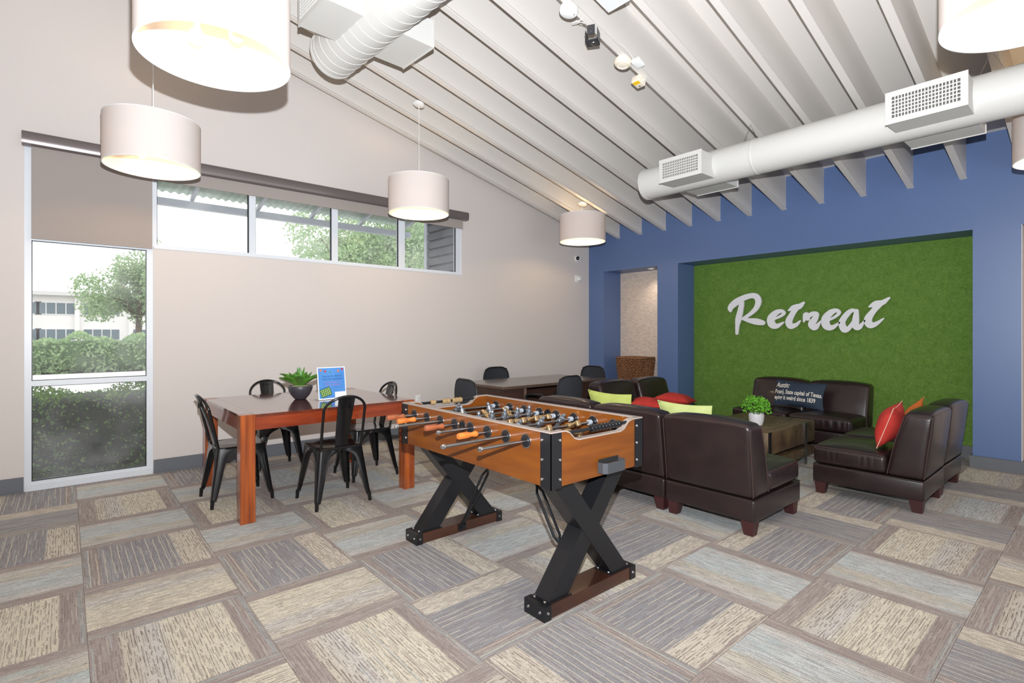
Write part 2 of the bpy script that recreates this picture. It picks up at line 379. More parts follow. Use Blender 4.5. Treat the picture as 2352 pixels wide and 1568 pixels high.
floor = obj('floor', MB().box(XW - 0.25, XR + .2, YF - .2, 7.6, -0.12, -0.006), M_CARPB, smooth=0, kind='structure')
CM = {k: carpet_mat(k) for k in ('blue', 'cream', 'grey')}
KINDS = {(-1, -1): 'grey', (0, -1): 'grey', (1, -1): 'grey', (2, -1): 'blue', (3, -1): 'cream', (4, -1): 'blue',
         (-1, 0): 'blue', (0, 0): 'cream', (1, 0): 'blue', (2, 0): 'grey', (3, 0): 'cream', (4, 0): 'cream', (5, 0): 'cream',
         (0, 1): 'blue', (1, 1): 'cream', (2, 1): 'blue', (3, 1): 'grey', (4, 1): 'cream', (5, 1): 'cream', (6, 1): 'cream',
         (2, 2): 'cream', (3, 2): 'blue', (4, 2): 'grey', (5, 2): 'grey', (6, 2): 'grey', (4, 3): 'blue', (5, 3): 'cream', (6, 3): 'grey',
         (6, 4): 'blue', (7, 4): 'cream', (7, 3): 'blue', (7, 5): 'blue', (7, 6): 'cream', (6, 5): 'grey', (6, 6): 'grey', (8, 5): 'cream', (8, 4): 'grey',
         (5, 4): 'grey', (7, 7): 'grey', (6, 7): 'grey', (8, 6): 'cream', (5, 5): 'blue', (8, 3): 'grey'}
FLIP = {(2, 0): 0, (4, 0): 1, (3, -1): 1}
tile_cache = {}
for i in range(-2, 13):
    for j in range(-5, 13):
        cx, cyy = X0 + (i + .5) * T, Y0 + (j + .5) * T
        for (ax, bx, ay, by) in ((XW, 2.6, -2.2, YB), (REC[0], REC[1], YB, YG), (N1[0], N1[1], YB, YG), (N3[0], N3[1], YB, YG)):
            x0, x1 = max(cx - T / 2, ax), min(cx + T / 2, bx); y0, y1 = max(cyy - T / 2, ay), min(cyy + T / 2, by)
            if x1 - x0 < 0.02 or y1 - y0 < 0.02: continue
            kd = KINDS.get((i, j)) or random.choice(['blue', 'cream', 'grey'])
            odd = (i + j) % 2; flip = FLIP.get((i, j), random.randint(0, 1))
            a = (PI / 2 if odd else 0) + PI * flip
            R = Matrix.Rotation(-a, 3, 'Z'); g = 0.0009
            c1 = R @ Vector((x0 + g - cx, y0 + g - cyy, 0)); c2 = R @ Vector((x1 - g - cx, y1 - g - cyy, 0))
            key = (kd, round(min(c1.x, c2.x), 3), round(max(c1.x, c2.x), 3), round(min(c1.y, c2.y), 3), round(max(c1.y, c2.y), 3))
            if key not in tile_cache:
                tile_cache[key] = MB().box(key[1], key[2], key[3], key[4], -0.006, 0.0).mesh('carpet_tile', 0); tile_cache[key].materials.append(CM[kd])
            t = obj('carpet_tile', tile_cache[key], CM[kd], floor); t.location = (cx, cyy, 0); t.rotation_euler = (0, 0, a)

# left wall with the tall window bay and the strip of clerestory windows
YD0, YD1, YS1, ZV, ZS = -0.262, 0.634, 4.205, 2.93, 2.15
XO = XW - 0.20
wl = MB()
def wtop(p): return (p[0], p[1], min(p[2], zj(p[1]) + ZD + 0.02) if p[2] > 3.4 else p[2])
for (y0, y1, z0, z1) in ((YF, YD0, 0, 9), (YD0, YD1, ZV, 9), (YD1, YS1, 0, ZS), (YD1, YS1, ZV, 9), (YS1, 7.6, 0, 9)):
    wl.box(XO, XW, y0, y1, z0, z1, wtop)
wl.box(XO, XW, YD0, YD1, -0.05, 0.0)
obj('wall_left', wl, M_WALL, smooth=0, kind='structure')
for n_, (a, b_) in enumerate(((YF, YD0 - 0.003), (YD1 + 0.003, YB))):
    obj('baseboard_left', MB().box(XW, XW + 0.014, a, b_, 0, 0.128).box(XW, XW + 0.02, a, b_, 0, 0.012), M_BASE, smooth=0, kind='structure')

# unseen walls behind the photographer, added to cut sky light; openings placed for fill
wr = MB()
for (y0, y1, z0, z1) in ((YF, 2.6, 0, 9), (2.6, 6.3, 0, .3), (2.6, 6.3, 2.5, 9), (6.3, YB, 0, 9)):
    wr.box(XR, XR + .2, y0, y1, z0, z1, wtop)
obj('unseen_wall_right', wr, M_WALL, smooth=0, kind='structure')
wf = MB()
for (x0, x1, z0, z1) in ((XO, -.9, 0, 9), (-.9, 2.7, 0, .5), (-.9, 2.7, 2.5, 9), (2.7, XR + .2, 0, 9)):
    wf.box(x0, x1, YF - .2, YF, z0, z1, wtop)
obj('unseen_wall_front', wf, M_WALL, smooth=0, kind='structure')

# tall window: frame, transom, three panes
XF0, XF1 = XW - 0.075, XW - 0.012
win1 = tag(bpy.data.objects.new('window_1', None), kind='structure', label='tall white framed window bay reaching the floor'); C.objects.link(win1)
f = MB()
for (y0, y1, z0, z1) in ((YD0, YD0 + .045, 0, ZV), (YD1 - .05, YD1 + 0.0, 0, ZV)): f.box(XF0, XF1, y0, y1, z0, z1)
for (z0, z1) in ((0.0, 0.075), (ZV - .05, ZV), (0.882, 0.928), (2.118, 2.165)): f.box(XF0, XF1 - .001, YD0 + .045, YD1 - .05, z0, z1)
obj('window_frame', f, M_ALU, win1, smooth=0)
obj('threshold', MB().box(XF1, XW + 0.004, YD0 + .01, YD1 - .005, 0.0, 0.045), M_ALU, win1, smooth=0)
for (z0, z1) in ((0.075, 0.882), (0.928, 2.118), (2.165, ZV - .05)):
    g = obj('pane', MB().box(XW - .048, XW - .042, YD0 + .045, YD1 - .05, z0, z1), M_GLASS, win1, smooth=0)
    s_ = MB(); y0, y1 = YD0 + .045, YD1 - .05
    for q in ((y0, y0 + .006, z0, z1), (y1 - .006, y1, z0, z1), (y0, y1, z0, z0 + .006), (y0, y1, z1 - .006, z1)): s_.box(XW - .041, XW - .03, *q)
    obj('gasket', s_, M_BLKM, g, smooth=0)
# strip window
win2 = tag(bpy.data.objects.new('window_2', None), kind='structure', label='strip of four white framed clerestory windows'); C.objects.link(win2)
f = MB(); MU = [(YD1, YD1 + .03), (1.475, 1.540), (2.363, 2.436), (3.232, 3.319), (4.115, YS1)]
for (a, b_) in MU: f.box(XF0, XF1, a, b_, ZS, ZV)
for k in range(4): f.box(XF0, XF1 - .001, MU[k][1], MU[k + 1][0], ZS, ZS + .03).box(XF0, XF1 - .001, MU[k][1], MU[k + 1][0], ZV - .05, ZV)
obj('window_frame', f, M_ALU, win2, smooth=0)
obj('window_sill', MB().box(XF1, XW + 0.012, YD1 + .004, YS1, ZS - .012, ZS + .008), M_ALU, win2, smooth=0)
for k in range(4):
    y0, y1 = MU[k][1], MU[k + 1][0]
    g = obj('pane', MB().box(XW - .048, XW - .042, y0, y1, ZS + .03, ZV - .05), M_GLASS, win2, smooth=0)
    obj('gasket', MB().box(XW - .041, XW - .028, y1 - .012, y1, ZS + .03, ZV - .05).box(XW - .041, XW - .028, y0, y0 + .006, ZS + .03, ZV - .05), M_BLKM, g, smooth=0)

# blue wall with niches and the deep recess of the turf panel
wb = MB(); YW = 7.6
def btop(p): return (p[0], p[1], min(p[2], zj(p[1]) + ZD + 0.02) if p[2] > 3.2 else p[2])
for (x0, x1) in ((XW, N1[0]), (N1[1], REC[0]), (REC[1], N3[0]), (N3[1], XR)): wb.box(x0, x1, YB, YW, 0, ZO)
wb.box(XW, XR, YB, YW, ZO, 4, btop)
wb.box(REC[0], REC[1], YG + .02, YW, 0, ZO)
obj('wall_back', wb, M_BLUE, smooth=0, kind='structure')
def stone_mat():
    m = mat('niche_stone', (236, 216, 198), 0.85, noise=(16, (214, 196, 180), (1, 1, 2.4)), bump=(34, 0.6)); return m
for (a, b_) in (N1, N3):
    p = obj('trim_1' if a == N1[0] else 'trim_2', MB().box(a, b_, 7.33, YW, 0, ZO), stone_mat(), smooth=0, kind='structure')
    p['label'] = 'pale split stone cladding at the back of a niche'
p = obj('trim_3', MB().box(N3[0], N3[0] + .005, YB + .002, 7.33, .0, ZO), M_WALL, smooth=0, kind='structure'); p['label'] = 'beige jamb lining of the niche at the right edge'
for k, (a, b_) in enumerate(((XW + .014, N1[0]), (N1[1], REC[0]), (N3[1], XR))):
    obj('baseboard_back', MB().box(a, b_, YB - .014, YB, 0, .128), M_BASE, smooth=0, kind='structure')
obj('baseboard_recess', MB().box(REC[0], REC[1], YG - .02, YG + .02, 0, .128), M_BASE, smooth=0, kind='structure')
obj('baseboard_pilaster', MB().box(REC[1] - .02, N3[0] + .02, YB - .03, YB, 0, .115).box(REC[1] - .02, REC[1], YB, YB + .3, 0, .115).box(N3[0] + .005, N3[0] + .02, YB, YB + .3, 0, .115), M_BASE, smooth=0, kind='structure')

# ceiling deck and joists
ceil = obj('ceiling', MB().box(XO, XR + .2, YF - .2, YW, 0, 0.1, lambda p: (p[0], p[1], zj(p[1]) + ZD + p[2])), M_CEIL, smooth=0, kind='structure')
hp_ = [(.029, 0), (.029, .012), (.022, .024), (.022, ZD)]
jb = MB().prism(hp_ + [(-a, b_) for a, b_ in hp_[::-1]], YF, YB, 'y').fn(lambda x, y, z: (x, y, zj(y) + z))
jm = jb.mesh('ceiling_joist', 0); jm.materials.append(M_CEIL)
JX = [-1.021 - .4316 * k for k in range(-10, 12)]
for x in JX:
    if x < XR - .05: obj('ceiling_joist', jm, M_CEIL, ceil).location = (x, 0, 0)

# ------------------------------------------------------------------ roller blinds
b1 = thing('roller_blind', 'taupe roller blind lowered over the top of the tall window', 'blind', (XW, 0.18, 2.9))
v0, v1 = YD0 - .012, YD1
def fascia(y0, y1, z0=-.0, parent=None):
    pr = [(0, .115), (.062, .115), (.085, .105), (.092, .085), (.092, .03), (.084, .008), (.06, 0), (0, 0)]
    return MB().prism([(a, b_) for a, b_ in pr], y0, y1, 'y')
obj('fascia', fascia(v0 - .18, v1 - .18), M_VAL, b1)
obj('fabric', MB().box(.030, .033, YD0 + .045 - .18, YD1 - .01 - .18, -.77, .02), M_BLIND, b1, smooth=0)
obj('hem_bar', MB().box(.026, .037, YD0 + .045 - .18, YD1 - .01 - .18, -.772, -.755), M_BLIND, b1, smooth=0)
b2 = thing('roller_blind', 'long taupe roller blind rolled up above the strip windows', 'blind', (XW, 2.4, 2.9))
obj('fascia', fascia(YD1 + .002 - 2.4, 4.262 - 2.4), M_VAL, b2)
obj('fabric', MB().box(.030, .033, YD1 + .01 - 2.4, 4.20 - 2.4, -.118, .02), M_BLIND, b2, smooth=0)
obj('hem_bar', MB().box(.026, .037, YD1 + .01 - 2.4, 4.20 - 2.4, -.12, -.104), M_BLIND, b2, smooth=0)

# ------------------------------------------------------------------ turf wall and lettering
tw = thing('turf_panel', 'bright green artificial turf panel filling the blue wall recess', 'wall panel', (0, YG, 0))
obj('backing', MB().box(REC[0] + .004, REC[1] - .004, -.02, .018, .13, ZO - .002), M_TURFB, tw, smooth=0)
n = 70000
px = NR.uniform(REC[0] + .02, REC[1] - .02, n); pz = NR.uniform(.14, ZO - .015, n)
dx = NR.normal(0, .011, n); dz = NR.normal(-.008, .012, n); dy = -NR.uniform(.008, .026, n)
ang = NR.uniform(0, PI, n); wv = NR.uniform(.0015, .003, n)
V = np.empty((n, 3, 3)); V[:, 0] = np.stack([px - wv * np.cos(ang), np.full(n, -.019), pz - wv * np.sin(ang)], 1)
V[:, 1] = np.stack([px + wv * np.cos(ang), np.full(n, -.019), pz + wv * np.sin(ang)], 1); V[:, 2] = np.stack([px + dx, -.02 + dy, pz + dz], 1)
me = bpy.data.meshes.new('turf_blades'); me.from_pydata(V.reshape(-1, 3).tolist(), [], np.arange(3 * n).reshape(-1, 3).tolist())
obj('turf_blades', me, M_TURF, tw, kind='stuff')

sg = thing('wall_sign', 'white brush script lettering reading Retreat on the turf', 'sign', (0, YG - .066, 0))
CRP = lambda x, y: (1560 + x * .33673, 500 + y * .33673)
LET = {
 'R': [[(352, 636, 16), (352, 612, 34), (385, 580, 42), (435, 550, 36), (490, 532, 32), (528, 538, 36), (542, 572, 36), (525, 618, 30), (488, 655, 24), (440, 686, 18)],
       [(436, 690, 14), (480, 700, 28), (530, 708, 40), (572, 716, 30)], [(428, 580, 30), (420, 630, 34), (406, 690, 38), (399, 730, 26), (395, 788, 18)]],
 'e': [[(640, 694, 12), (684, 676, 16), (716, 652, 20), (700, 636, 22), (662, 648, 34), (628, 686, 44), (634, 726, 44), (668, 738, 30), (716, 712, 8)]],
 't': [[(748, 632, 10), (782, 612, 30), (818, 606, 34), (852, 578, 12)], [(806, 606, 34), (776, 652, 32), (750, 704, 40), (762, 738, 36), (798, 730, 24), (828, 702, 8)]],
 'r': [[(852, 708, 10), (868, 664, 36), (880, 690, 22)], [(866, 690, 14), (904, 658, 28), (940, 654, 22), (928, 688, 34), (906, 726, 42), (930, 748, 32), (968, 704, 8)]],
 'e2': [[(1014, 702, 12), (1058, 680, 16), (1092, 650, 20), (1076, 632, 24), (1036, 646, 36), (1000, 690, 46), (1006, 736, 44), (1044, 748, 30), (1096, 714, 8)]],
 'a': [[(1210, 638, 20), (1180, 632, 24), (1144, 660, 32), (1112, 712, 36), (1126, 758, 40), (1152, 758, 28), (1190, 712, 22), (1212, 664, 22)], [(1212, 634, 22), (1206, 690, 36), (1206, 738, 38), (1230, 746, 28), (1268, 700, 8)]],
 't2': [[(1300, 606, 12), (1342, 586, 34), (1388, 578, 32), (1434, 546, 12)], [(1366, 590, 36), (1326, 636, 32), (1290, 690, 42), (1302, 730, 40), (1342, 724, 26), (1396, 686, 8)]]}
def field_mesh(samples, cell=.006, depth=.024):
    """flat plate whose outline is the union of discs (x, z, r); marching squares"""
    S = np.array(samples); x0, z0 = (S[:, 0] - S[:, 2]).min() - 2 * cell, (S[:, 1] - S[:, 2]).min() - 2 * cell
    nx = int(((S[:, 0] + S[:, 2]).max() - x0) / cell) + 4; nz = int(((S[:, 1] + S[:, 2]).max() - z0) / cell) + 4
    gx, gz = x0 + cell * np.arange(nx), z0 + cell * np.arange(nz); Fd = np.full((nx, nz), -1.0)
    for (a, b_, r_) in S: Fd = np.maximum(Fd, r_ - np.hypot(gx[:, None] - a, gz[None, :] - b_))
    vid, V, polys = {}, [], []
    def vert(k, p):
        if k not in vid: vid[k] = len(V); V.append(p)
        return vid[k]
    for i in range(nx - 1):
        for j in range(nz - 1):
            cs = [(i, j), (i + 1, j), (i + 1, j + 1), (i, j + 1)]; fv = [Fd[c] for c in cs]
            if max(fv) <= 0: continue
            poly = []
            for k in range(4):
                a, b_ = cs[k], cs[(k + 1) % 4]; fa, fb = fv[k], fv[(k + 1) % 4]
                if fa > 0: poly.append(vert(a, (gx[a[0]], gz[a[1]])))
                if (fa > 0) != (fb > 0):
                    t_ = fa / (fa - fb); poly.append(vert(tuple(sorted((a, b_))), (gx[a[0]] + t_ * (gx[b_[0]] - gx[a[0]]), gz[a[1]] + t_ * (gz[b_[1]] - gz[a[1]]))))
            if len(poly) > 2: polys.append(poly)
    m_ = len(V); ec = {}
    for q in polys:
        for k in range(len(q)): e = (q[k], q[(k + 1) % len(q)]); ec[tuple(sorted(e))] = ec.get(tuple(sorted(e)), []) + [e]
    Fc = [tuple(q) for q in polys] + [tuple(i + m_ for i in q[::-1]) for q in polys] + [(e[0][1], e[0][0], e[0][0] + m_, e[0][1] + m_) for e in ec.values() if len(e) == 1]
    return MB().add([(a, -depth / 2, b_) for a, b_ in V] + [(a, depth / 2, b_) for a, b_ in V], Fc)
for nm, strokes in LET.items():
    smp = []
    for st in strokes:
        for (a, b_, w_) in catmull([(a, b_, w_) for a, b_, w_ in st], 14):
            u, v = CRP(a, b_); p = onY(u, v, YG - .066); smp.append((p[0], p[2], max(.006, w_ * .33673 * .5 / F * (-sy_ * p[0] + cy_ * p[1]) * 1.10)))
    obj('letter', field_mesh(smp), M_SIGNW, sg, smooth=35)

# ------------------------------------------------------------------ pendant lamps
def pendant(label, x, y, zb=2.64, hgt=.373, R=.327, energy=LAMP):
    zc = zj(y) - .004
    t = thing('pendant_lamp', label, 'lamp', (x, y, zb), 0, 'drum pendant lamps'); zt = zc - zb
    tl = Matrix.Translation((0, 0, zt)) @ Matrix.Rotation(-math.atan(SL), 4, 'X')
    obj('canopy', MB().lathe([(0, 0.0), (.062, 0), (.062, -.018), (.055, -.024), (.012, -.026), (0, -.026)], 24).xf(tl), M_WHITE, t)
    obj('cord', MB().tube([(0, 0, hgt - .05), (0, 0, zt - .02)], .004, 6), M_WHITE, t)
    sh = obj('shade', MB().lathe([(R, 0), (R, hgt), (R - .004, hgt), (R - .004, 0)], 64, close=True), M_SHADE, t)
    for z_ in (.002, hgt - .002): obj('shade_ring', MB().lathe([(R - .006, z_ + .003), (R + .001, z_ + .003), (R + .001, z_ - .003), (R - .006, z_ - .003)], 64, close=True), M_WHITE, sh)
    sp = MB()
    for k in range(3):
        a = k * 2 * PI / 3 + .4; sp.tube([(0, 0, hgt - .03), ((R - .004) * math.cos(a), (R - .004) * math.sin(a), hgt - .012)], .003, 6)
    sp.lathe([(0, hgt - .02), (.022, hgt - .02), (.022, hgt - .08), (0, hgt - .08)], 16)
    obj('spider', sp, M_WHITE, t)
    for sx in (-1, 1):
        ca, sa = math.cos(.75), math.sin(.75); cx, cy2 = sx * .105 * ca, sx * .105 * sa
        so = obj('socket', MB().tube([(cx * .2, cy2 * .2, hgt - .06), (cx * .7, cy2 * .7, hgt - .075), (cx, cy2, hgt - .10), (cx, cy2, hgt - .19)], [.010, .012, .017, .017], 12), M_WHITE, t)
        obj('bulb', MB().lathe([(.014, hgt - .19), (.017, hgt - .205), (.030, hgt - .235), (.034, hgt - .255), (.030, hgt - .278), (.016, hgt - .29), (0, hgt - .293)], 20, (cx, cy2, 0)), M_BULB, so)
    l = bpy.data.lights.new('bulb_light', 'POINT'); l.energy = energy; l.color = (1.0, .74, .42); l.shadow_soft_size = .06
    lo = bpy.data.objects.new('bulb_light', l); C.objects.link(lo); lo.parent = t; lo.location = (0, 0, hgt - .27)
    return t
pendant('large white drum pendant lamp nearest the camera at upper left', -2.82, .55)
pendant('cream drum pendant lamp hanging in front of the tall window blind', -5.0, .53)
pendant('cream drum pendant lamp hanging before the end of the strip windows', -5.0, 2.945)
pendant('small looking far drum pendant lamp beside the blue wall corner', -5.0, 5.62)
pendant('white drum pendant lamp cut off by the top right corner', -.20, 3.0)
pendant('cream drum pendant lamp cut by the right edge below the duct', -.22, 5.66)

# ------------------------------------------------------------------ air ducts
def vent_box(parent, xc, side, zc, reach, L=.46, Hh=.225, r_in=.12, fine=False):
    """register box on one side of a duct; side = -1 faces -y"""
    y0, y1 = side * r_in, side * reach
    bx = MB()
    lo, hi = min(y0, y1), max(y0, y1); x0, x1 = xc - L / 2, xc + L / 2; z0, z1 = zc - Hh / 2, zc + Hh / 2; th = .004
    lo2, hi2 = (lo, hi - .0045) if side > 0 else (lo + .0045, hi)
    for q in ((x0, x1, lo2, hi2, z0, z0 + th), (x0, x1, lo2, hi2, z1 - th, z1), (x0, x0 + th, lo2, hi2, z0 + th, z1 - th), (x1 - th, x1, lo2, hi2, z0 + th, z1 - th)): bx.box(*q)
    ya, yb = (y1 - side * .004, y1 + side * .006); fa, fb = min(ya, yb), max(ya, yb); fr = .035
    for q in ((x0 - .006, x1 + .006, z0 - .006, z0 + fr), (x0 - .006, x1 + .006, z1 - fr, z1 + .006), (x0 - .006, x0 + fr, z0 + fr, z1 - fr), (x1 - fr, x1 + .006, z0 + fr, z1 - fr)): bx.box(q[0], q[1], fa, fb, q[2], q[3])
    o = obj('vent_box', bx, M_DUCT, parent, smooth=0)
    g = MB(); nx, nz = 20, 6
    for k in range(1, nx):
        x = x0 + fr + (L - 2 * fr) * k / nx; g.box(x - .0035, x + .0035, fa + .002, fb - .001, z0 + fr - .003, z1 - fr + .003)
    if fine:
        for k in range(1, nz):
            z = z0 + fr + (Hh - 2 * fr) * k / nz; g.box(x0 + fr - .003, x1 - fr + .003, fa + .001, fb - .0025, z - .004, z + .004)
    obj('grille', g, M_DUCT, o, smooth=0)
    ym = y1 - side * .06
    obj('damper', MB().box(x0 + th, x1 - th, ym - .002, ym + .002, z0 + th, z1 - th), mat('vent_inside', (120, 116, 112), .8), o, smooth=0)
    return o
def duct(label, x_end, x_far, y, zc, R, boxes, rot=0, seams=None, hangers=(), reach=.36):
    t = thing('air_duct', label, 'duct', (x_end, y, zc), rot); L = x_far - x_end
    obj('duct_tube', MB().lathe([(R, 0), (R, L)], 48, axis='x'), M_DUCT, t)
    obj('end_cap', MB().lathe([(0, .002), (R + .004, .002), (R + .004, .03), (R, .03)], 48, axis='x'), M_DUCT, t)
    sm = MB()
    if seams:
        pts = []; k = 0; pitch = seams
        n_ = int(L / pitch * 32)
        for k in range(n_ + 1):
            a = 2 * PI * k / 32; pts.append((k * pitch / 32 + .02, (R + .001) * math.cos(a), (R + .001) * math.sin(a)))
        sm.tube(pts, .0032, 5); obj('spiral_seam', sm, M_DUCT, t)
    else:
        for k in (1.25, 3.4): obj('joint_band', MB().lathe([(R, k - .012), (R + .003, k - .006), (R + .003, k + .006), (R, k + .012)], 48, axis='x'), M_DUCT, t)
    for (xc, side, zz) in boxes: vent_box(t, xc, side, zz, reach, fine=True)
    for hx in hangers:
        zt = zj(y) - zc
        obj('hanger_wire', MB().tube([(hx - .07, 0, R - .002), (hx, 0, zt), (hx + .07, 0, R - .002)], .0022, 5), M_STEEL, t)
    return t
duct('long white round air duct crossing in front of the blue wall', -3.50, 2.2, 5.02, 3.02, .168,
     [(.65, -1, -.03), (.65, 1, -.03), (2.60, -1, -.02), (2.60, 1, -.03)], hangers=(3.50 - 2.316, 3.50 - .589), reach=.37)
duct('white spiral seam air duct with side boxes at top left', -4.55, .2, 1.80, 3.80, .20, [(.66, -1, .0), (.66, 1, .0)], rot=math.radians(2.9), seams=.115, hangers=(.665, 2.39), reach=.46)

# ------------------------------------------------------------------ things fixed to the ceiling and the left wall
TILT = Matrix.Rotation(-math.atan(SL), 4, 'X')
def onceil(u, v, off=0):
    d = ray(u, v); t = (ZJ + off + YB * SL - H) / (d[2] + SL * d[1]); return d * t + np.array([0, 0, H])
def ceil_thing(name, label, cat, u, v, x=None):
    p = onceil(u, v); t = thing(name, label, cat, (p[0] if x is None else x, p[1], zj(p[1]))); return t
s1 = ceil_thing('smoke_detector', 'bright white round smoke detector at the top edge of the ceiling', 'smoke detector', 1307, 20)
obj('body', MB().lathe([(0, 0), (.072, 0), (.075, -.012), (.07, -.03), (.05, -.042), (0, -.044)], 32).xf(TILT), M_WHITE, s1)
obj('status_light', MB().lathe([(0, -.044), (.004, -.044), (.004, -.034), (0, -.034)], 10, (.03, .035, 0)).xf(TILT), M_BLKM, s1)
s2 = ceil_thing('smoke_detector', 'cream round smoke detector next to a small white box', 'smoke detector', 1431, 140)
obj('body', MB().lathe([(0, 0), (.072, 0), (.075, -.012), (.07, -.028), (.05, -.04), (0, -.04)], 32).xf(TILT), mat('cream_plastic', (236, 224, 206), .5), s2)
obj('vent_ring', MB().lathe([(.040, -.040), (.048, -.046), (.052, -.040)], 32).xf(TILT), mat('cream_plastic', (236, 224, 206), .5), s2)
jb_ = ceil_thing('junction_box', 'small square white box beside the cream smoke detector', 'electrical box', 1466, 140)
obj('body', rbox(.038, .048, .016, .004, (0, 0, -.016)).xf(TILT), M_WHITE, jb_)
obj('cable', MB().tube([(-.02, -.02, -.01), (.0, -.12, -.004), (.0, -.26, -.004)], .003, 6).xf(TILT), M_WHITE, jb_)
dt = ceil_thing('gas_detector', 'small cream detector box with a yellow sticker under the joist', 'detector', 1468, 180)
obj('body', rbox(.042, .05, .03, .005, (0, 0, -.03)).xf(TILT), mat('cream_plastic', (236, 224, 206), .5), dt)
obj('sticker', MB().box(-.034, .030, -.044, -.004, -.0612, -.0602).xf(TILT), M_YELLOW, dt, smooth=0)
obj('sounder_hole', MB().lathe([(0, -.0612), (.007, -.0612), (.007, -.058), (0, -.058)], 12, (-.002, .028, 0)).xf(TILT), M_BLKM, dt)
obj('knob', MB().tube([(.04, .01, -.03), (.062, .01, -.03)], .007, 8).xf(TILT), M_WHITE, dt)
bk = ceil_thing('mounting_bracket', 'dark grey metal bracket with loose white wires under the joist', 'bracket', 1361, 66)
g_ = mat('bracket_grey', (84, 84, 88), .4, .6)
bb = MB().box(-.05, .05, -.045, .055, -.112, -.106).box(-.05, -.046, -.045, .055, -.112, -.03).box(.046, .05, -.045, .055, -.112, -.02).box(-.05, .05, .051, .055, -.112, -.05)
obj('cage', bb.xf(Matrix.Rotation(.5, 4, 'Z')), g_, bk, smooth=0)
obj('fork', MB().box(-.03, .03, -.06, -.054, -.075, -.0).box(-.03, -.022, -.06, .0, -.01, 0).xf(Matrix.Rotation(.5, 4, 'Z')), g_, bk, smooth=0)
obj('swivel', MB().lathe([(0, -.125), (.02, -.122), (.024, -.112), (.024, -.09), (0, -.09)], 16, (0, .01, 0)), M_STEEL, bk)
for q in ((-.03, -.05, -.04), (.03, -.05, -.05)):
    obj('bolt', MB().lathe([(0, -.008), (.008, -.006), (.008, .0), (0, 0)], 10, q), M_CHROME, bk)
for k in range(3):
    obj('wire', MB().tube([(-.0 + .012 * k, .0, -.02), (-.02 + .01 * k, -.05, .03), (-.05 + .03 * k, -.12, .035), (-.075 + .022 * k, -.16 + .012 * k, .02)], .003, 5), M_WHITE, bk)
pn = ceil_thing('ceiling_speaker', 'white square box on the ceiling cut off by the top edge', 'speaker', 1404, -22)
obj('body', rbox(.10, .11, .03, .006, (0, 0, -.03)).xf(TILT), M_WHITE, pn)
obj('grille', MB().box(-.082, .082, -.09, .09, -.0615, -.0605).xf(TILT), mat('speaker_grille', (214, 216, 220), .6), pn, smooth=0)

p = onX(1325, 594, XW)
sc_ = thing('security_camera', 'white dome security camera with a black lens on the wall', 'camera', (XW, p[1], p[2]))
obj('base', MB().lathe([(0, 0), (.055, 0), (.055, .012), (.045, .03), (0, .03)], 24, axis='x'), M_WHITE, sc_)
obj('eyeball', MB().lathe([(.045 * math.sin(a), .035 - .045 * math.cos(a)) for a in np.linspace(.3, PI, 10)], 24, axis='x'), M_WHITE, sc_)
ln = MB().lathe([(0, .046), (.012, .045), (.024, .040), (.031, .03), (.034, .018)], 24, axis='x'); ln.xf(Matrix.Translation((.03, -.012, 0)) @ Matrix.Rotation(-.6, 4, 'Z')); obj('lens', ln, M_BLACK, sc_)
p = onX(1326, 640, XW)
ms = thing('motion_sensor', 'small white motion sensor box below the security camera', 'sensor', (XW, p[1], p[2]))
obj('back_plate', rbox(.006, .045, .06, .004, (.006, -.02, 0)), M_WHITE, ms)
obj('head', rbox(.022, .03, .036, .006, (.034, .015, 0)), M_WHITE, ms)
p = onX(960, 917, XW)
ot = thing('wall_outlet', 'white electrical outlet low on the beige wall', 'outlet', (XW, p[1], p[2]))
obj('cover_plate', rbox(.003, .036, .058, .0025, (.003, 0, 0)), M_WHITE, ot)
for sz in (-1, 1):
    so = obj('socket', rbox(.002, .016, .014, .0015, (.0065, 0, .021 * sz)), M_WHITE, ot)
    obj('slots', MB().box(.0083, .0088, -.007, -.005, .021 * sz - .004, .021 * sz + .005).box(.0083, .0088, .005, .007, .021 * sz - .004, .021 * sz + .005), M_BLKM, so, smooth=0)

# ------------------------------------------------------------------ foosball table
FX, FY = -2.358, 2.015; LX, LY = .683, .345; ZB, ZT = .625, .875
ft = thing('foosball_table', 'orange brown foosball table on crossed black legs', 'foosball table', (FX, FY, 0))
TH = .028
for sy2 in (-1, 1):
    y0, y1 = sorted((sy2 * LY, sy2 * (LY - TH)))
    o = obj('side_panel', MB().box(-LX, LX, y0, y1, ZB, ZT), M_FOOS, ft, smooth=0)
    obj('top_trim', MB().box(-LX - .002, LX + .002, y0 - .003, y1 + .003, ZT, ZT + .006), M_TRIM, o, smooth=0)
def end_prof(z0, dz=0):
    d, zl = .05, ZT - z0
    P = [(-LY + TH, ZT), (-.255, ZT), (-.225, ZT - .010), (-.19, ZT - .042), (-.16, ZT - .052), (.16, ZT - .052), (.19, ZT - .042), (.225, ZT - .010), (.255, ZT), (LY - TH, ZT)]
    return P
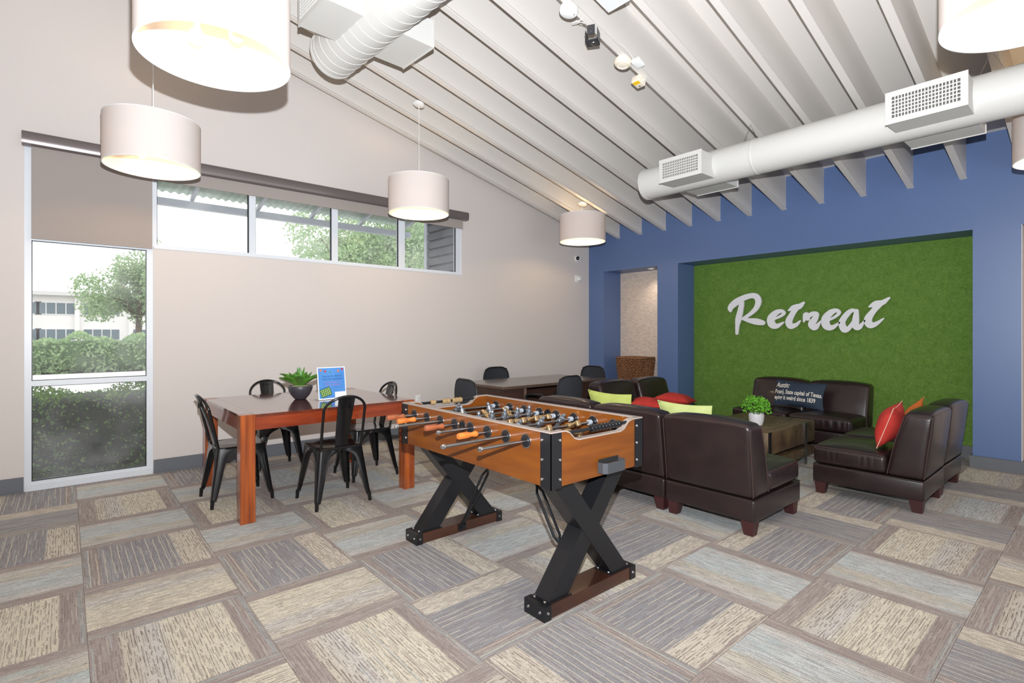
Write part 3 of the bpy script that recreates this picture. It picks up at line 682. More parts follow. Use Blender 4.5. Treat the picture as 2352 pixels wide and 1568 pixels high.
for sx in (-1, 1):
    x0, x1 = sorted((sx * LX, sx * (LX - TH)))
    P = end_prof(ZB); poly = [(-LY + TH, ZB), (LY - TH, ZB)] + P[::-1]
    mb = MB(); m_ = len(P)
    V = [(x, a, b_) for x in (x0, x1) for a, b_ in P] + [(x, a, ZB) for x in (x0, x1) for a, b_ in P]; Fc = []
    for k in range(m_ - 1):
        Fc += [(k, k + 1, m_ + k + 1, m_ + k), (2 * m_ + k, 3 * m_ + k, 3 * m_ + k + 1, 2 * m_ + k + 1), (k, 2 * m_ + k, 2 * m_ + k + 1, k + 1), (m_ + k, m_ + k + 1, 3 * m_ + k + 1, 3 * m_ + k)]
    o = obj('end_panel', mb.add(V, Fc), M_FOOS, ft, smooth=0, merge=True)
    tr = MB(); V = [(x, a, b_ + t) for t in (0, .006) for x in (x0 - .003, x1 + .003) for a, b_ in P]; Fc = []
    for k in range(m_ - 1):
        Fc += [(k, m_ + k, m_ + k + 1, k + 1), (2 * m_ + k, 2 * m_ + k + 1, 3 * m_ + k + 1, 3 * m_ + k), (k, k + 1, 2 * m_ + k + 1, 2 * m_ + k), (m_ + k, 3 * m_ + k, 3 * m_ + k + 1, m_ + k + 1)]
    obj('top_trim', tr.add(V, Fc), M_TRIM, o, smooth=50)
    # score counter across the dip
    xs = sx * (LX - TH / 2); zs = ZT - .012
    sr = obj('score_rod', MB().tube([(xs, -.235, zs), (xs, .235, zs)], .009, 10), M_BLKM, ft)
    if sx > 0:
        obj('counter_beads', MB().lathe([(r_, y_) for k in range(9) for (r_, y_) in ((.012, -.06 + k * .026), (.018, -.056 + k * .026), (.018, -.040 + k * .026), (.012, -.036 + k * .026))], 14, (xs, 0, zs), 'y'), M_BLACK, sr)
    else:
        for (a, b_) in ((-.145, -.105), (-.05, -.02), (-.018, .012), (.03, .056), (.058, .084), (.086, .112)):
            obj('counter_bead', MB().lathe([(.009, a), (.017, a + .002), (.019, (a + b_) / 2), (.017, b_ - .002), (.009, b_)], 14, (xs, 0, zs), 'y'), M_BEAD, sr)
obj('playfield', MB().box(-LX + TH, LX - TH, -LY + TH, LY - TH, .735, .745), M_PLAY, ft, smooth=0)
obj('underside', MB().box(-LX + TH, LX - TH, -LY + TH, LY - TH, ZB, ZB + .012), M_BLKM, ft, smooth=0)
BW = .066
for sx in (-1, 1):
    for sy2 in (-1, 1):
        br = MB(); x0, x1 = sorted((sx * (LX + .004), sx * (LX - BW))); y0, y1 = sorted((sy2 * LY, sy2 * (LY + .004))); br.box(x0, x1, y0, y1, ZB - .006, ZT - .001)
        x0, x1 = sorted((sx * LX, sx * (LX + .004))); y0, y1 = sorted((sy2 * (LY + .004), sy2 * (LY - BW))); br.box(x0, x1, y0, y1, ZB - .006, ZT - .001)
        b_ = obj('corner_bracket', br, M_BLKM, ft, smooth=0)
        for zz in (ZB + .035, ZB + .125, ZB + .215):
            obj('bolt', MB().lathe([(0, .008), (.005, .0075), (.008, .004), (.008, 0)], 12, (sx * (LX - BW + .013), sy2 * (LY + .004), zz), 'y').fn(lambda x, y, z: (x, sy2 * (LY + .004) + (y - sy2 * (LY + .004)) * sy2, z)), M_CHROME, b_)
            obj('bolt', MB().lathe([(0, .008), (.005, .0075), (.008, .004), (.008, 0)], 12, (sx * (LX + .004), sy2 * (LY - BW + .013), zz), 'x').fn(lambda x, y, z: (sx * (LX + .004) + (x - sx * (LX + .004)) * sx, y, z)), M_CHROME, b_)
# ball return on the near end
cup = MB(); yc, zc = .062, ZB + .018
OU = [(LX + .002, yc - .085), (LX + .035, yc - .085), (LX + .052, yc - .068), (LX + .052, yc + .068), (LX + .035, yc + .085), (LX + .002, yc + .085)]
IN = [(LX + .002, yc - .078), (LX + .032, yc - .078), (LX + .045, yc - .064), (LX + .045, yc + .064), (LX + .032, yc + .078), (LX + .002, yc + .078)]
V = [(x, y, z) for z, P_ in ((zc, OU), (zc + .052, OU), (zc + .052, IN), (zc + .008, IN)) for x, y in P_]
cup.add(V, [(i * 6 + j, i * 6 + j + 1, i * 6 + 7 + j, i * 6 + 6 + j) for i in range(3) for j in range(5)] + [(5, 4, 3, 2, 1, 0), (18, 19, 20, 21, 22, 23)])
obj('ball_cup', cup, mat('cup_plastic', (66, 68, 72), .4), ft, smooth=0)
obj('ball_return_shade_plate', MB().box(LX - .001, LX + .0012, yc - .078, yc + .078, zc + .01, zc + .064), M_DARKGAP, ft, smooth=0)  # thin dark plate on the panel, shade of the return opening painted in
# rods, bushings, players
def player_mesh(m):
    mb = MB()
    mb.lathe([(0, .055), (.008, .054), (.012, .046), (.011, .038), (.006, .034)], 12)                      # head
    mb.lathe([(.006, .036), (.017, .030), (.018, .012), (.014, -.004), (.012, -.016)], 12)                 # torso
    mb.lathe([(.009, -.014), (.0085, -.04), (.009, -.055)], 8, (0, -.007, 0)).lathe([(.009, -.014), (.0085, -.04), (.009, -.055)], 8, (0, .007, 0))
    b_ = rbox(.016, .014, .009, .004, (.006, 0, -.060), 2); mb.add(b_.v, b_.f)                              # foot block
    mb.lathe([(.010, -.024), (.013, -.022), (.013, .022), (.010, .024)], 12, axis='y')                      # clamp on rod
    me = mb.mesh('player', 45); me.materials.append(m); return me
PM = {'p': player_mesh(M_PEWTER), 'b': player_mesh(M_BRONZE)}
bump_m = MB().lathe([(.008, -.012), (.015, -.012), (.015, .012), (.008, .012)], 14, axis='y').mesh('bumper', 40); bump_m.materials.append(mat('grey_rubber', (160, 168, 176), .6))
bush_m = MB().lathe([(.008, .006), (.020, .005), (.022, .003), (.030, .003), (.032, .0015), (.032, 0)], 24, axis='y').mesh('bushing', 40); bush_m.materials.append(M_BLKM)
ring_m = MB().lathe([(.030, .0035), (.0325, .0045), (.035, .003), (.035, 0)], 24, axis='y').mesh('bushing_ring', 40); ring_m.materials.append(M_STEEL)
SPEC = [('p', [0, ], 'H', .19, -.02), ('p', [-.11, .11], 'H', .2, .03), ('b', [-.17, 0, .17], 'R', .29, .0), ('p', [-.2, -.1, 0, .1, .2], 'H', .195, .02),
        ('b', [-.2, -.1, 0, .1, .2], 'R', .21, -.01), ('p', [-.17, 0, .17], 'H', .187, .03), ('b', [-.11, .11], 'R', .376, .015), ('b', [0], 'R', .28, -.03)]
ZR = .817
TILTS = [.5, -.4, 1.1, .1, 1.9, .7, 2.0, 1.6]
for k, (team, men, kind, out, sh) in enumerate(SPEC):
    x = -.009 + .1495 * (k - 3.5)
    ya = -LY - out; yb_ = LY + (.34 - out if kind == 'H' else .05)
    rd = obj('rod', MB().tube([(x, ya if kind == 'R' else ya + .03, ZR), (x, yb_, ZR)], .0078, 12), M_STEEL, ft)
    for sy2 in (-1, 1):
        for s_, rr in ((sy2, 0), (-sy2, TH)):
            yy = sy2 * (LY - rr)
            for me_, nm in ((bush_m, 'bushing'), (ring_m, 'bushing_ring')):
                o = obj(nm, me_, M_BLKM, rd); o.location = (x, yy, ZR); o.rotation_euler = (0, 0, 0 if s_ > 0 else PI)
    if kind == 'H':
        hm = M_HANDLE2 if k in (0, 3) else M_HANDLE
        y0 = ya; obj('handle', MB().lathe([(0, y0), (.014, y0 + .001), (.0165, y0 + .006), (.0165, y0 + .055), (.012, y0 + .075), (.0115, y0 + .085), (.0155, y0 + .104), (.0155, y0 + .114), (.012, y0 + .12), (0, y0 + .12)], 8, (x, 0, ZR), 'y'), hm, rd)
    else:
        obj('rod_tip', MB().lathe([(0, ya - .006), (.008, ya - .005), (.0115, ya + .002), (.0115, ya + .012), (.008, ya + .016)], 14, (x, 0, ZR), 'y'), M_CHROME, rd)
        y0 = yb_ - .02; obj('handle', MB().lathe([(0, y0 + .12), (.014, y0 + .119), (.0165, y0 + .114), (.0165, y0 + .065), (.012, y0 + .045), (.0155, y0 + .016), (.012, y0), (0, y0)], 8, (x, 0, ZR), 'y'), M_HANDLE, rd)
    for my in men:
        o = obj('player', PM[team], M_PEWTER, rd); o.location = (x, my + sh, ZR); o.rotation_euler = (0, TILTS[k], 0 if team == 'p' else PI)
    for my in (-.285, .285):
        o = obj('bumper', bump_m, M_PEWTER, rd); o.location = (x, my, ZR)
for sy2 in (-1, 1):
    o = obj('ball_entry', MB().lathe([(0, .001), (.018, .001), (.022, .004), (.030, .004), (.032, 0)], 24, (-.009, sy2 * LY, ZR), 'y').fn(lambda x, y, z: (x, sy2 * LY + (y - sy2 * LY) * sy2, z)), M_BLKM, ft)
    o = obj('ball_entry', MB().lathe([(0, .001), (.018, .001), (.022, .004), (.030, .004), (.032, 0)], 24, (-.009, sy2 * (LY - TH), ZR), 'y').fn(lambda x, y, z: (x, sy2 * (LY - TH) - (y - sy2 * (LY - TH)) * sy2, z)), M_BLKM, ft)
# crossed legs
for sx in (-1, 1):
    xc = sx * .572
    fo = obj('foot', MB().box(xc - .065, xc + .065, -.342, .342, 0.004, .066), M_FOOT, ft, smooth=0)
    for sy2 in (-1, 1):
        y0, y1 = sorted((sy2 * .300, sy2 * .346))
        e = obj('foot_cap', MB().box(xc - .069, xc + .069, y0, y1, 0, .069), M_BLKM, fo, smooth=0)
        for (bx_, bz) in ((-.04, .036), (.04, .036)):
            obj('bolt', MB().lathe([(0, .006), (.006, .005), (.008, 0)], 10, (xc + bx_, 0, bz), 'y').fn(lambda x, y, z: (x, sy2 * (.346 + y), z)), M_CHROME, e)
        obj('bolt', MB().lathe([(0, .006), (.006, .005), (.008, 0)], 10, (0, sy2 * .322, .036), 'x').fn(lambda x, y, z: (xc + .069 + x, y, z)), M_CHROME, e)
    def beam(s_, half_x):
        a0, a1 = s_ * -.30, s_ * -.168; b0, b1 = s_ * .155, s_ * .287
        poly = [(a0, .069), (a1, .069), (b1, ZB), (b0, ZB)]
        return MB().prism(poly, xc - half_x, xc + half_x, 'x')
    for s_, hx2 in ((1, .050), (-1, .0525)):
        lg = obj('leg', beam(s_, hx2), M_BLKM, ft, smooth=0)
        pl = MB().box(xc - .058, xc + .058, min(s_ * -.318, s_ * -.15), max(s_ * -.318, s_ * -.15), .066, .072)
        e = obj('leg_plate', pl, M_BLKM, lg, smooth=0)
        for yy in (-.31, -.158):
            for bx_ in (-.035, .035):
                obj('bolt', MB().lathe([(0, .008), (.006, .007), (.008, 0)], 10, (xc + bx_, s_ * yy, .072)), M_CHROME, e)
    # turnbuckle brace from the foot to the cabinet
    P0 = Vector((sx * .50, 0, .055)); P1 = Vector((sx * .13, 0, ZB)); D = P1 - P0
    at = lambda t_: tuple(P0 + D * t_)
    tb = obj('brace', MB().tube([at(0), at(.22), at(.30)], [.013, .013, .008], 10), M_BLKM, ft)
    obj('brace_end', MB().tube([at(.72), at(.86), at(1.0)], [.009, .011, .011], 10), M_BLKM, tb)
    for oy in (-1, 1):
        Q = [Vector(at(.26)), Vector(at(.32)) + Vector((0, oy * .022, 0)), Vector(at(.68)) + Vector((0, oy * .022, 0)), Vector(at(.74))]
        obj('turnbuckle_bar', MB().tube([tuple(q) for q in Q], .008, 8), M_BLKM, tb)
    obj('eye_bolt', MB().tube([(sx * .505, 0, .04), (sx * .48, 0, .045), (sx * .475, .0, .065)], [.02, .016, .012], 10).box(sx * .505 - .004, sx * .505 + .004, -.03, .03, .015, .06), M_BLKM, tb)

# ------------------------------------------------------------------ dining table and metal chairs
TX0, TX1, TY0, TY1, TZ = -5.25, -3.96, .92, 2.29, .76
TCX, TCY = (TX0 + TX1) / 2, (TY0 + TY1) / 2; hx, hy = (TX1 - TX0) / 2, (TY1 - TY0) / 2
dtb = thing('dining_table', 'glossy reddish wooden dining table with thick square legs', 'table', (TCX, TCY, 0))
PW = .098
for sx in (-1, 1):
    for sy2 in (-1, 1):
        x0, x1 = sorted((sx * hx, sx * (hx - PW))); y0, y1 = sorted((sy2 * hy, sy2 * (hy - PW)))
        obj('leg', rbox((x1 - x0) / 2, (y1 - y0) / 2, TZ / 2, .003, ((x0 + x1) / 2, (y0 + y1) / 2, TZ / 2), 1), M_TABLE, dtb)
tp = MB(); g = .001
tp.box(-hx + .004, hx - .004, -hy + PW, -.0015, TZ - .022, TZ - .001).box(-hx + .004, hx - .004, .0015, hy - PW, TZ - .022, TZ - .001)
tp.box(-hx + PW, hx - PW, -hy + .004, -hy + PW - g, TZ - .022, TZ - .001).box(-hx + PW, hx - PW, hy - PW + g, hy - .004, TZ - .022, TZ - .001)
obj('table_top', tp, M_TABLETOP, dtb, smooth=0)
for sx in (-1, 1):
    x0, x1 = sorted((sx * (hx - .006), sx * (hx - .03)))
    for (a, b_) in ((-hy + PW, -.001), (.001, hy - PW)): obj('apron', MB().box(x0, x1, a, b_, TZ - .112, TZ - .022), M_APRON, dtb, smooth=0)
    y0, y1 = sorted((sx * (hy - .006), sx * (hy - .03))); obj('apron', MB().box(-hx + PW, hx - PW, y0, y1, TZ - .112, TZ - .022), M_APRON, dtb, smooth=0)

def metal_chair():
    t = thing('metal_chair', 'black glossy metal cafe chair', 'chair', (0, 0, 0), 0, 'black metal chairs around the dining table')
    S, ZS_ = .178, .440
    seat = softbox(S, S, .009, .008, (0, 0, 0), 7)
    def rc(x, y, z):                                   # round the corners and dish the seat
        r = .05; qx = max(-(S - r), min(S - r, x)); qy = max(-(S - r), min(S - r, y)); dx_, dy_ = x - qx, y - qy; l = math.hypot(dx_, dy_)
        if l > r: x, y = qx + dx_ / l * r, qy + dy_ / l * r
        return (x, y * 1.0, z + ZS_ - .010 * max(0, 1 - (x / S) ** 2) * max(0, 1 - (y / S) ** 2))
    st = obj('seat', seat.fn(rc), M_BLACK, t, merge=True)
    rim = [(rc(a, b_, 0)) for a, b_ in [(S, -S), (S, 0), (S, S), (0, S), (-S, S), (-S, 0), (-S, -S), (0, -S)]]
    pts = []
    for k in range(48):
        a = 2 * PI * k / 48; c_, s_ = math.cos(a), math.sin(a); m_ = max(abs(c_), abs(s_)); x, y, z = rc(c_ / m_ * S, s_ / m_ * S, 0); pts.append((x, y, ZS_ + .004))
    obj('seat_rim', MB().tube(pts + pts[:2], .006, 6, cap=False), M_BLACK, st)
    prof = [(.440, .172), (.418, .168), (.400, .118), (.380, .090), (.35, .074), (.30, .064), (.20, .053), (.10, .042), (.055, .034)]
    for sx in (-1, 1):
        for sy2 in (-1, 1):
            V = []; th = .005
            for (z, w_) in prof:
                sp = (.44 - z) / .44; cx = S - .004 + .052 * sp; cyk = S - .004 + (.052 if sy2 > 0 else .060) * sp
                b_ = min(.022, w_ * .35)
                out = [(cx - w_, cyk), (cx - b_, cyk), (cx - b_ * .3, cyk - b_ * .3), (cx, cyk - b_), (cx, cyk - w_)]
                inn = [(cx - w_, cyk - th), (cx - b_ - th * .4, cyk - th), (cx - b_ * .3 - th, cyk - b_ * .3 - th), (cx - th, cyk - b_ - th * .4), (cx - th, cyk - w_)]
                V += [(sx * a, sy2 * c_, z) for a, c_ in out + inn[::-1]]
            Fc = []; m_ = 10
            for k in range(len(prof) - 1):
                for j in range(m_): Fc.append((k * m_ + j, k * m_ + (j + 1) % m_, (k + 1) * m_ + (j + 1) % m_, (k + 1) * m_ + j))
            Fc += [tuple(range(m_)), tuple((len(prof) - 1) * m_ + j for j in range(m_))]
            lg = obj('leg', MB().add(V, Fc), M_BLACK, t, smooth=50)
            cx = S - .004 + .052 * .9; cyk = S - .004 + (.052 if sy2 > 0 else .060) * .9
            obj('foot', MB().tube([(sx * (cx - .013), sy2 * (cyk - .013), .07), (sx * (cx - .008), sy2 * (cyk - .008), .0)], [.015, .013], 10), M_BLACK, lg)
    tilt = lambda z: -(S - .012) - .085 * ((z - .44) / .41)
    hoop = [(.160, .43), (.163, .60), (.163, .72)] + [(.165 * math.cos(a) * (1 if 1 else 0), .735 + .115 * math.sin(a)) for a in np.linspace(.15, PI - .15, 11)] + [(-.163, .72), (-.163, .60), (-.160, .43)]
    hp = catmull([(x, tilt(z) - .035 * max(0, 1 - (x / .17) ** 2) * max(0, (z - .6) / .25), z) for x, z in hoop], 3)
    obj('back_hoop', MB().tube([tuple(q) for q in hp], .0105, 10), M_BLACK, t)
    V = []
    rows = [(.445, .050), (.55, .054), (.65, .058), (.75, .062), (.842, .066)]
    for th in (-.0025, .0025):
        for z, w_ in rows:
            for k in range(5):
                x = w_ * (-1 + k / 2); V.append((x, tilt(z) - .035 * max(0, 1 - (x / .17) ** 2) * max(0, (z - .6) / .25) + th - .002 + .006 * (x / w_) ** 2, z))
    m_ = 25; Fc = []
    for i in range(4):
        for k in range(4):
            q = i * 5 + k; Fc += [(q, q + 1, q + 6, q + 5), (m_ + q, m_ + q + 5, m_ + q + 6, m_ + q + 1)]
    for i in range(4):
        for q, s_ in ((i * 5, 5), (i * 5 + 4, 5)): Fc.append((q, q + s_, m_ + q + s_, m_ + q))
    for k in range(4): Fc += [(k, m_ + k, m_ + k + 1, k + 1), (20 + k, 21 + k, m_ + 21 + k, m_ + 20 + k)]
    sp_ = obj('splat', MB().add(V, Fc), M_BLACK, t, smooth=50)
    zz = .775; yy = tilt(zz) - .035 * ((zz - .6) / .25)
    e = MB()
    for (a, b_, c_, d) in ((-.032, .032, .045, .040), (-.032, -.027, .04, -.03), (.027, .032, .04, -.03)): e.box(a, b_, yy - .011, yy - .003, zz + min(c_, d), zz + max(c_, d))
    obj('embossed_frame', e, M_BLACK, sp_, smooth=0)
    return t
mc = metal_chair(); mc.location = (-4.67, 1.06, 0); mc['label'] = 'black metal chair on the window side of the dining table'
dup(mc, (-4.115, 1.635, 0), PI / 2, 'black metal chair on the camera side of the dining table')
dup(mc, (-5.40, 1.56, 0), -PI / 2, 'black metal chair between the dining table and the beige wall')
dup(mc, (-4.66, 2.165, 0), PI, 'black metal chair at the dining table end near the foosball table')

# ------------------------------------------------------------------ things on the dining table
p = onZ(690, 916, TZ)
ag = thing('potted_succulent', 'green agave like succulent in a round charcoal bowl on the dining table', 'plant', (p[0], p[1], TZ))
obj('bowl', MB().lathe([(0, 0), (.042, 0), (.050, .006), (.078, .04), (.096, .078), (.102, .105), (.097, .117), (.092, .117), (.09, .108), (0, .105)], 40), M_POTD, ag)
obj('moss', MB().lathe([(.092, .108), (.06, .118), (.02, .122), (0, .122)], 24), M_MOSS, ag)
def leafblade(L, W, az, el, curl, base=.02, z0=.115, fold=.25, n=8):
    V = []; d = Vector((math.cos(az), math.sin(az), 0)); s_ = Vector((-math.sin(az), math.cos(az), 0)); x = base; z = z0; e = el
    for k in range(n + 1):
        t_ = k / n; w_ = W * (math.sin(PI * min(1, (t_ * .78 + .22))) ** .8) * (1 if t_ < .97 else .1)
        c_ = d * x + Vector((0, 0, z)); up = Vector((0, 0, 1)) * math.cos(e) - d * math.sin(e)
        for q in (-1, -.5, 0, .5, 1): V.append(c_ + s_ * (w_ * q) + up * (fold * w_ * q * q))
        for q in (1, .5, 0, -.5, -1): V.append(c_ + s_ * (w_ * q * .96) + up * (fold * w_ * q * q - .005 * (1 - abs(q)) - .001))
        x += L / n * math.cos(e); z += L / n * math.sin(e); e += curl / n
    Fc = [(k * 10 + j, k * 10 + (j + 1) % 10, (k + 1) * 10 + (j + 1) % 10, (k + 1) * 10 + j) for k in range(n) for j in range(10)]
    Fc += [tuple(range(10)), tuple(n * 10 + j for j in range(10))]
    return MB().add(V, Fc)
for k in range(9):
    obj('leaf', leafblade(.172 + .02 * (k % 3), .040, k * 2 * PI / 9 + .3, .55 + .16 * (k % 2), -.45 if k % 2 else -.15, fold=.55), M_AGAVE, ag, smooth=60)
for k in range(6): obj('leaf', leafblade(.14, .040, k * 2 * PI / 6 + .1, .95, .1, .015, fold=.5), M_AGAVE, ag, smooth=60)
for k in range(3): obj('leaf', leafblade(.165, .028, k * 2 * PI / 3 + .9, 1.35, .15, .006), M_AGAVE, ag, smooth=60)

def text_mesh(body, size, shear=0.0, align='LEFT', depth=0.0, bold=0.0):
    cu = bpy.data.curves.new('txt', 'FONT'); cu.body = body; cu.size = size; cu.shear = shear; cu.align_x = align; cu.extrude = depth; cu.offset = bold; cu.resolution_u = 3
    o = bpy.data.objects.new('txt', cu); C.objects.link(o); dg = bpy.context.evaluated_depsgraph_get(); me = bpy.data.meshes.new_from_object(o.evaluated_get(dg)); bpy.data.objects.remove(o)
    me.materials.clear(); return me
# the printed card stands facing the camera side of the table
p1 = onZ(735, 919, TZ); p2 = onZ(793, 914, TZ); az = math.atan2(p2[1] - p1[1], p2[0] - p1[0])
cd = thing('sign_card', 'blue printed notice card standing on the dining table', 'sign', tuple((p1 + p2) / 2 * np.array([1, 1, 0]) + np.array([0, 0, TZ])), az)
CW, CH = .124, .28; LEAN = Matrix.Rotation(-.16, 4, 'X')
M_CARDB = mat('card_blue', (84, 148, 214), .4, noise=(6, (64, 128, 204), (1, 1, 1)))
obj('holder', MB().box(-CW, CW, -.004, .002, .001, CH).xf(LEAN).box(-CW, CW, .001, .10, .0005, .004), M_WHITE, cd, smooth=0)
pb = obj('print', MB().box(-CW + .008, CW - .008, -.0052, -.0042, .012, CH - .008).xf(LEAN), M_CARDB, cd, smooth=0)
for (x, z, s_, m_) in ((-.095, .250, .024, M_ORANGE), (-.055, .240, .024, M_RED), (-.012, .234, .016, M_AGAVE), (.062, .240, .024, M_ORANGE), (.098, .254, .024, M_RED)):
    obj('bunting_flag', MB().prism([(x - s_ / 2, z + s_ / 2), (x + s_ / 2, z + s_ / 2), (x, z - s_ / 2)], -.0062, -.0054, 'y').xf(LEAN), m_, pb, smooth=0)
M_CARDT = mat('card_text_navy', (28, 60, 120), .5); M_CARDP = mat('card_text_pink', (190, 110, 170), .5)
KZ = .92
for (tx, z, s_, m_) in (('Stop by the office to', .212, .021, M_CARDT), ('check out equipment!', .185, .021, M_CARDT), ('Have fun playing and', .155, .017, M_CARDP), ('enjoy the Retreat!', .13, .017, M_CARDP)):
    me = text_mesh(tx, s_, align='CENTER'); me.transform(LEAN @ Matrix.Translation((.004, -.0056, z * KZ)) @ Matrix.Rotation(PI / 2, 4, 'X')); obj('lettering', me, m_, pb)
gm = Matrix.Translation((-.06, 0, .063)) @ Matrix.Rotation(-.3, 4, 'Y')
obj('table_picture', MB().box(-.048, .048, -.0062, -.0054, -.035, .035).xf(LEAN @ gm), mat('print_green', (60, 112, 70), .5), pb, smooth=0)
q_ = MB()
for a in range(5):
    for b_ in range(4): q_.box(-.038 + a * .017, -.028 + a * .017, -.0068, -.0063, -.026 + b_ * .015, -.018 + b_ * .015)
obj('picture_dots', q_.xf(LEAN @ gm), mat('print_lime', (200, 216, 110), .5), pb, smooth=0)
q_ = MB()
for a in range(5): q_.box(-.036 + a * .017, -.031 + a * .017, -.0068, -.0063, .035, .045).box(-.036 + a * .017, -.031 + a * .017, -.0068, -.0063, -.045, -.035)
obj('picture_handles', q_.xf(LEAN @ gm), M_CARDT, pb, smooth=0)
obj('white_corner', MB().box(.02, CW - .008, -.0062, -.0054, .012, .062).xf(LEAN), M_WHITE, pb, smooth=0)

# ------------------------------------------------------------------ leather seating
def module():
    t = thing('leather_chair', 'armless dark brown leather chair', 'armchair', (0, 0, 0), 0, 'armless leather chair modules')
    W, D = .33, .375; zb, zs = .095, .240
    obj('base', rbox(W, D, (zs - zb) / 2, .014, (0, 0, (zs + zb) / 2)), M_LEATHER, t)
    for sx in (-1, 1):
        for sy2 in (-1, 1):
            cx, cyk = sx * (W - .055), sy2 * (D - .055); a, b_ = .044, .030
            V = [(cx + i * a, cyk + j * a, zb + .01) for i, j in ((-1, -1), (1, -1), (1, 1), (-1, 1))] + [(cx + sx * .006 + i * b_, cyk + sy2 * .006 + j * b_, 0) for i, j in ((-1, -1), (1, -1), (1, 1), (-1, 1))]
            obj('leg', MB().add(V, [(0, 1, 2, 3), (7, 6, 5, 4), (0, 4, 5, 1), (1, 5, 6, 2), (2, 6, 7, 3), (3, 7, 4, 0)]), M_SLEG, t, smooth=0)
    def crown(x, y, z):
        k_ = max(0, 1 - (z / .078) ** 2) * .004
        if abs(x) > W - .014: x += math.copysign(k_ * math.sin(y * 95 + 1.3 * math.sin(y * 23)), x)
        if y > D - .118 - .010: y += k_ * math.sin(x * 95 + 1.3 * math.sin(x * 23))
        return (x, y + .115, z + .325 - .012 * (z > 0) * (abs(x) / W) ** 4)
    st = obj('seat_cushion', softbox(W - .006, D - .118, .078, .035, (.004, .01, .026), 34, crown), M_LEATHER, t, merge=True, smooth=60)
    def bk_(x, y, z):
        u_ = (z + .25) / .5; front = -.135 - .12 * u_ - .03 * u_ * (1 - u_) * -1.2; back = -D - .055 * u_
        return (x, (front + back) / 2 + y / .12 * (front - back) / 2, z + .495 - .02 * (abs(x) / W) ** 6 * (z > .1))
    bkc = obj('back_cushion', softbox(W - .004, .12, .25, .034, (.003, .02, .018), 8, bk_), M_LEATHER, t, merge=True, smooth=60)
    pp = MB()
    for sx in (-1, 1):
        for yy in (-.113, .113):
            pp.tube([bk_(sx * (W - .010), yy, z) for z in np.linspace(-.238, .226, 9)], .0045, 6)
    pp.tube([bk_(x, -.113, .234) for x in np.linspace(-(W - .03), W - .03, 9)], .0045, 6)
    obj('piping', pp, M_PIPING, bkc)
    y0 = D + .002
    q_ = MB()
    for sx in (-1, 1): q_.tube([crown(sx * (W - .012), y, .070) for y in np.linspace(-D + .16, D - .13, 7)], .004, 6)
    q_.tube([crown(x, D - .126, .070) for x in np.linspace(-W + .03, W - .03, 7)], .004, 6)
    obj('piping', q_, M_PIPING, st)
    rim = []
    for (a, b_) in ((-1, -1), (1, -1), (1, 1), (-1, 1), (-1, -1)): rim.append((a * (W - .004), b_ * (D - .004), zs - .002))
    obj('welt', MB().tube(rim, .005, 6), M_LEATHER, t)
    return t
MH = .375
m0 = module(); m0.location = (-1.868, 3.39 + MH, 0); m0['label'] = 'brown leather armless chair seen from behind, nearest the camera'
dup(m0, (-2.545, 3.40 + MH, 0), 0, 'brown leather armless chair directly behind the foosball table corner')
dup(m0, (-3.225, 3.41 + MH, 0), 0, 'brown leather armless chair whose back shows beyond the foosball rods')
dup(m0, (-.925 - MH, 5.095, 0), PI / 2, 'brown leather armless chair side on at right, nearer the camera')
dup(m0, (-.925 - MH, 5.775, 0), PI / 2 - .02, 'brown leather armless chair at far right next to the blue pilaster')
dup(m0, (-2.195, 7.155 - MH, 0), PI, 'right hand leather armless chair backed against the turf wall')
dup(m0, (-2.868, 7.155 - MH, 0), PI, 'left hand leather armless chair backed against the turf wall')
dup(m0, (-4.12 + MH, 5.12, 0), -PI / 2, 'brown leather armless chair beside the mesh office chairs')
dup(m0, (-4.08 + MH, 5.82, 0), -PI / 2 + .04, 'brown leather armless chair standing before the wicker basket niche')

# ------------------------------------------------------------------ cushions
def pillow_pt(hx_, hz_, th, u, v, s_):
    e = .10
    x = hx_ * u * (1 - e * (1 - v * v)); z = hz_ * v * (1 - e * (1 - u * u)); y = s_ * th * (max(0, 1 - u ** 2) ** .55) * (max(0, 1 - v ** 2) ** .55)
    return (x, y, z)
def pillow(name, label, m, loc, rot, hx_=.22, hz_=.22, th=.075, n=14, flute=0, pm=None, group='throw pillows'):
    t = thing(name, label, 'pillow', loc, 0, group); t.rotation_euler = rot
    mb = MB()
    for s_ in (-1, 1):
        V = [pillow_pt(hx_, hz_, th, -1 + 2 * i / n, -1 + 2 * j / n, s_) for i in range(n + 1) for j in range(n + 1)]
        V = [(x, y + .004 * math.sin(x * 31 + z * 17) * (abs(y) / th), z) for x, y, z in V]
        mb.add(V, [(i * (n + 1) + j, i * (n + 1) + j + 1, (i + 1) * (n + 1) + j + 1, (i + 1) * (n + 1) + j) for i in range(n) for j in range(n)])
    c = obj('cover', mb, m, t, merge=True, smooth=70)
    E = [pillow_pt(hx_, hz_, th, u, -1, 1) for u in np.linspace(-1, 1, 9)] + [pillow_pt(hx_, hz_, th, 1, v, 1) for v in np.linspace(-1, 1, 9)][1:] + [pillow_pt(hx_, hz_, th, u, 1, 1) for u in np.linspace(1, -1, 9)][1:] + [pillow_pt(hx_, hz_, th, -1, v, 1) for v in np.linspace(1, -1, 9)][1:]
    obj('seam_piping', MB().tube(E, .003, 6), pm or m, c)
    return t, c
R_ = math.radians
nv, nvc = pillow('lumbar_pillow', 'dark navy lumbar pillow with cream printed words about Austin', M_NAVY, (-2.54, 6.80, .585), (R_(16), R_(-2), PI + R_(2)), .285, .160, .065)
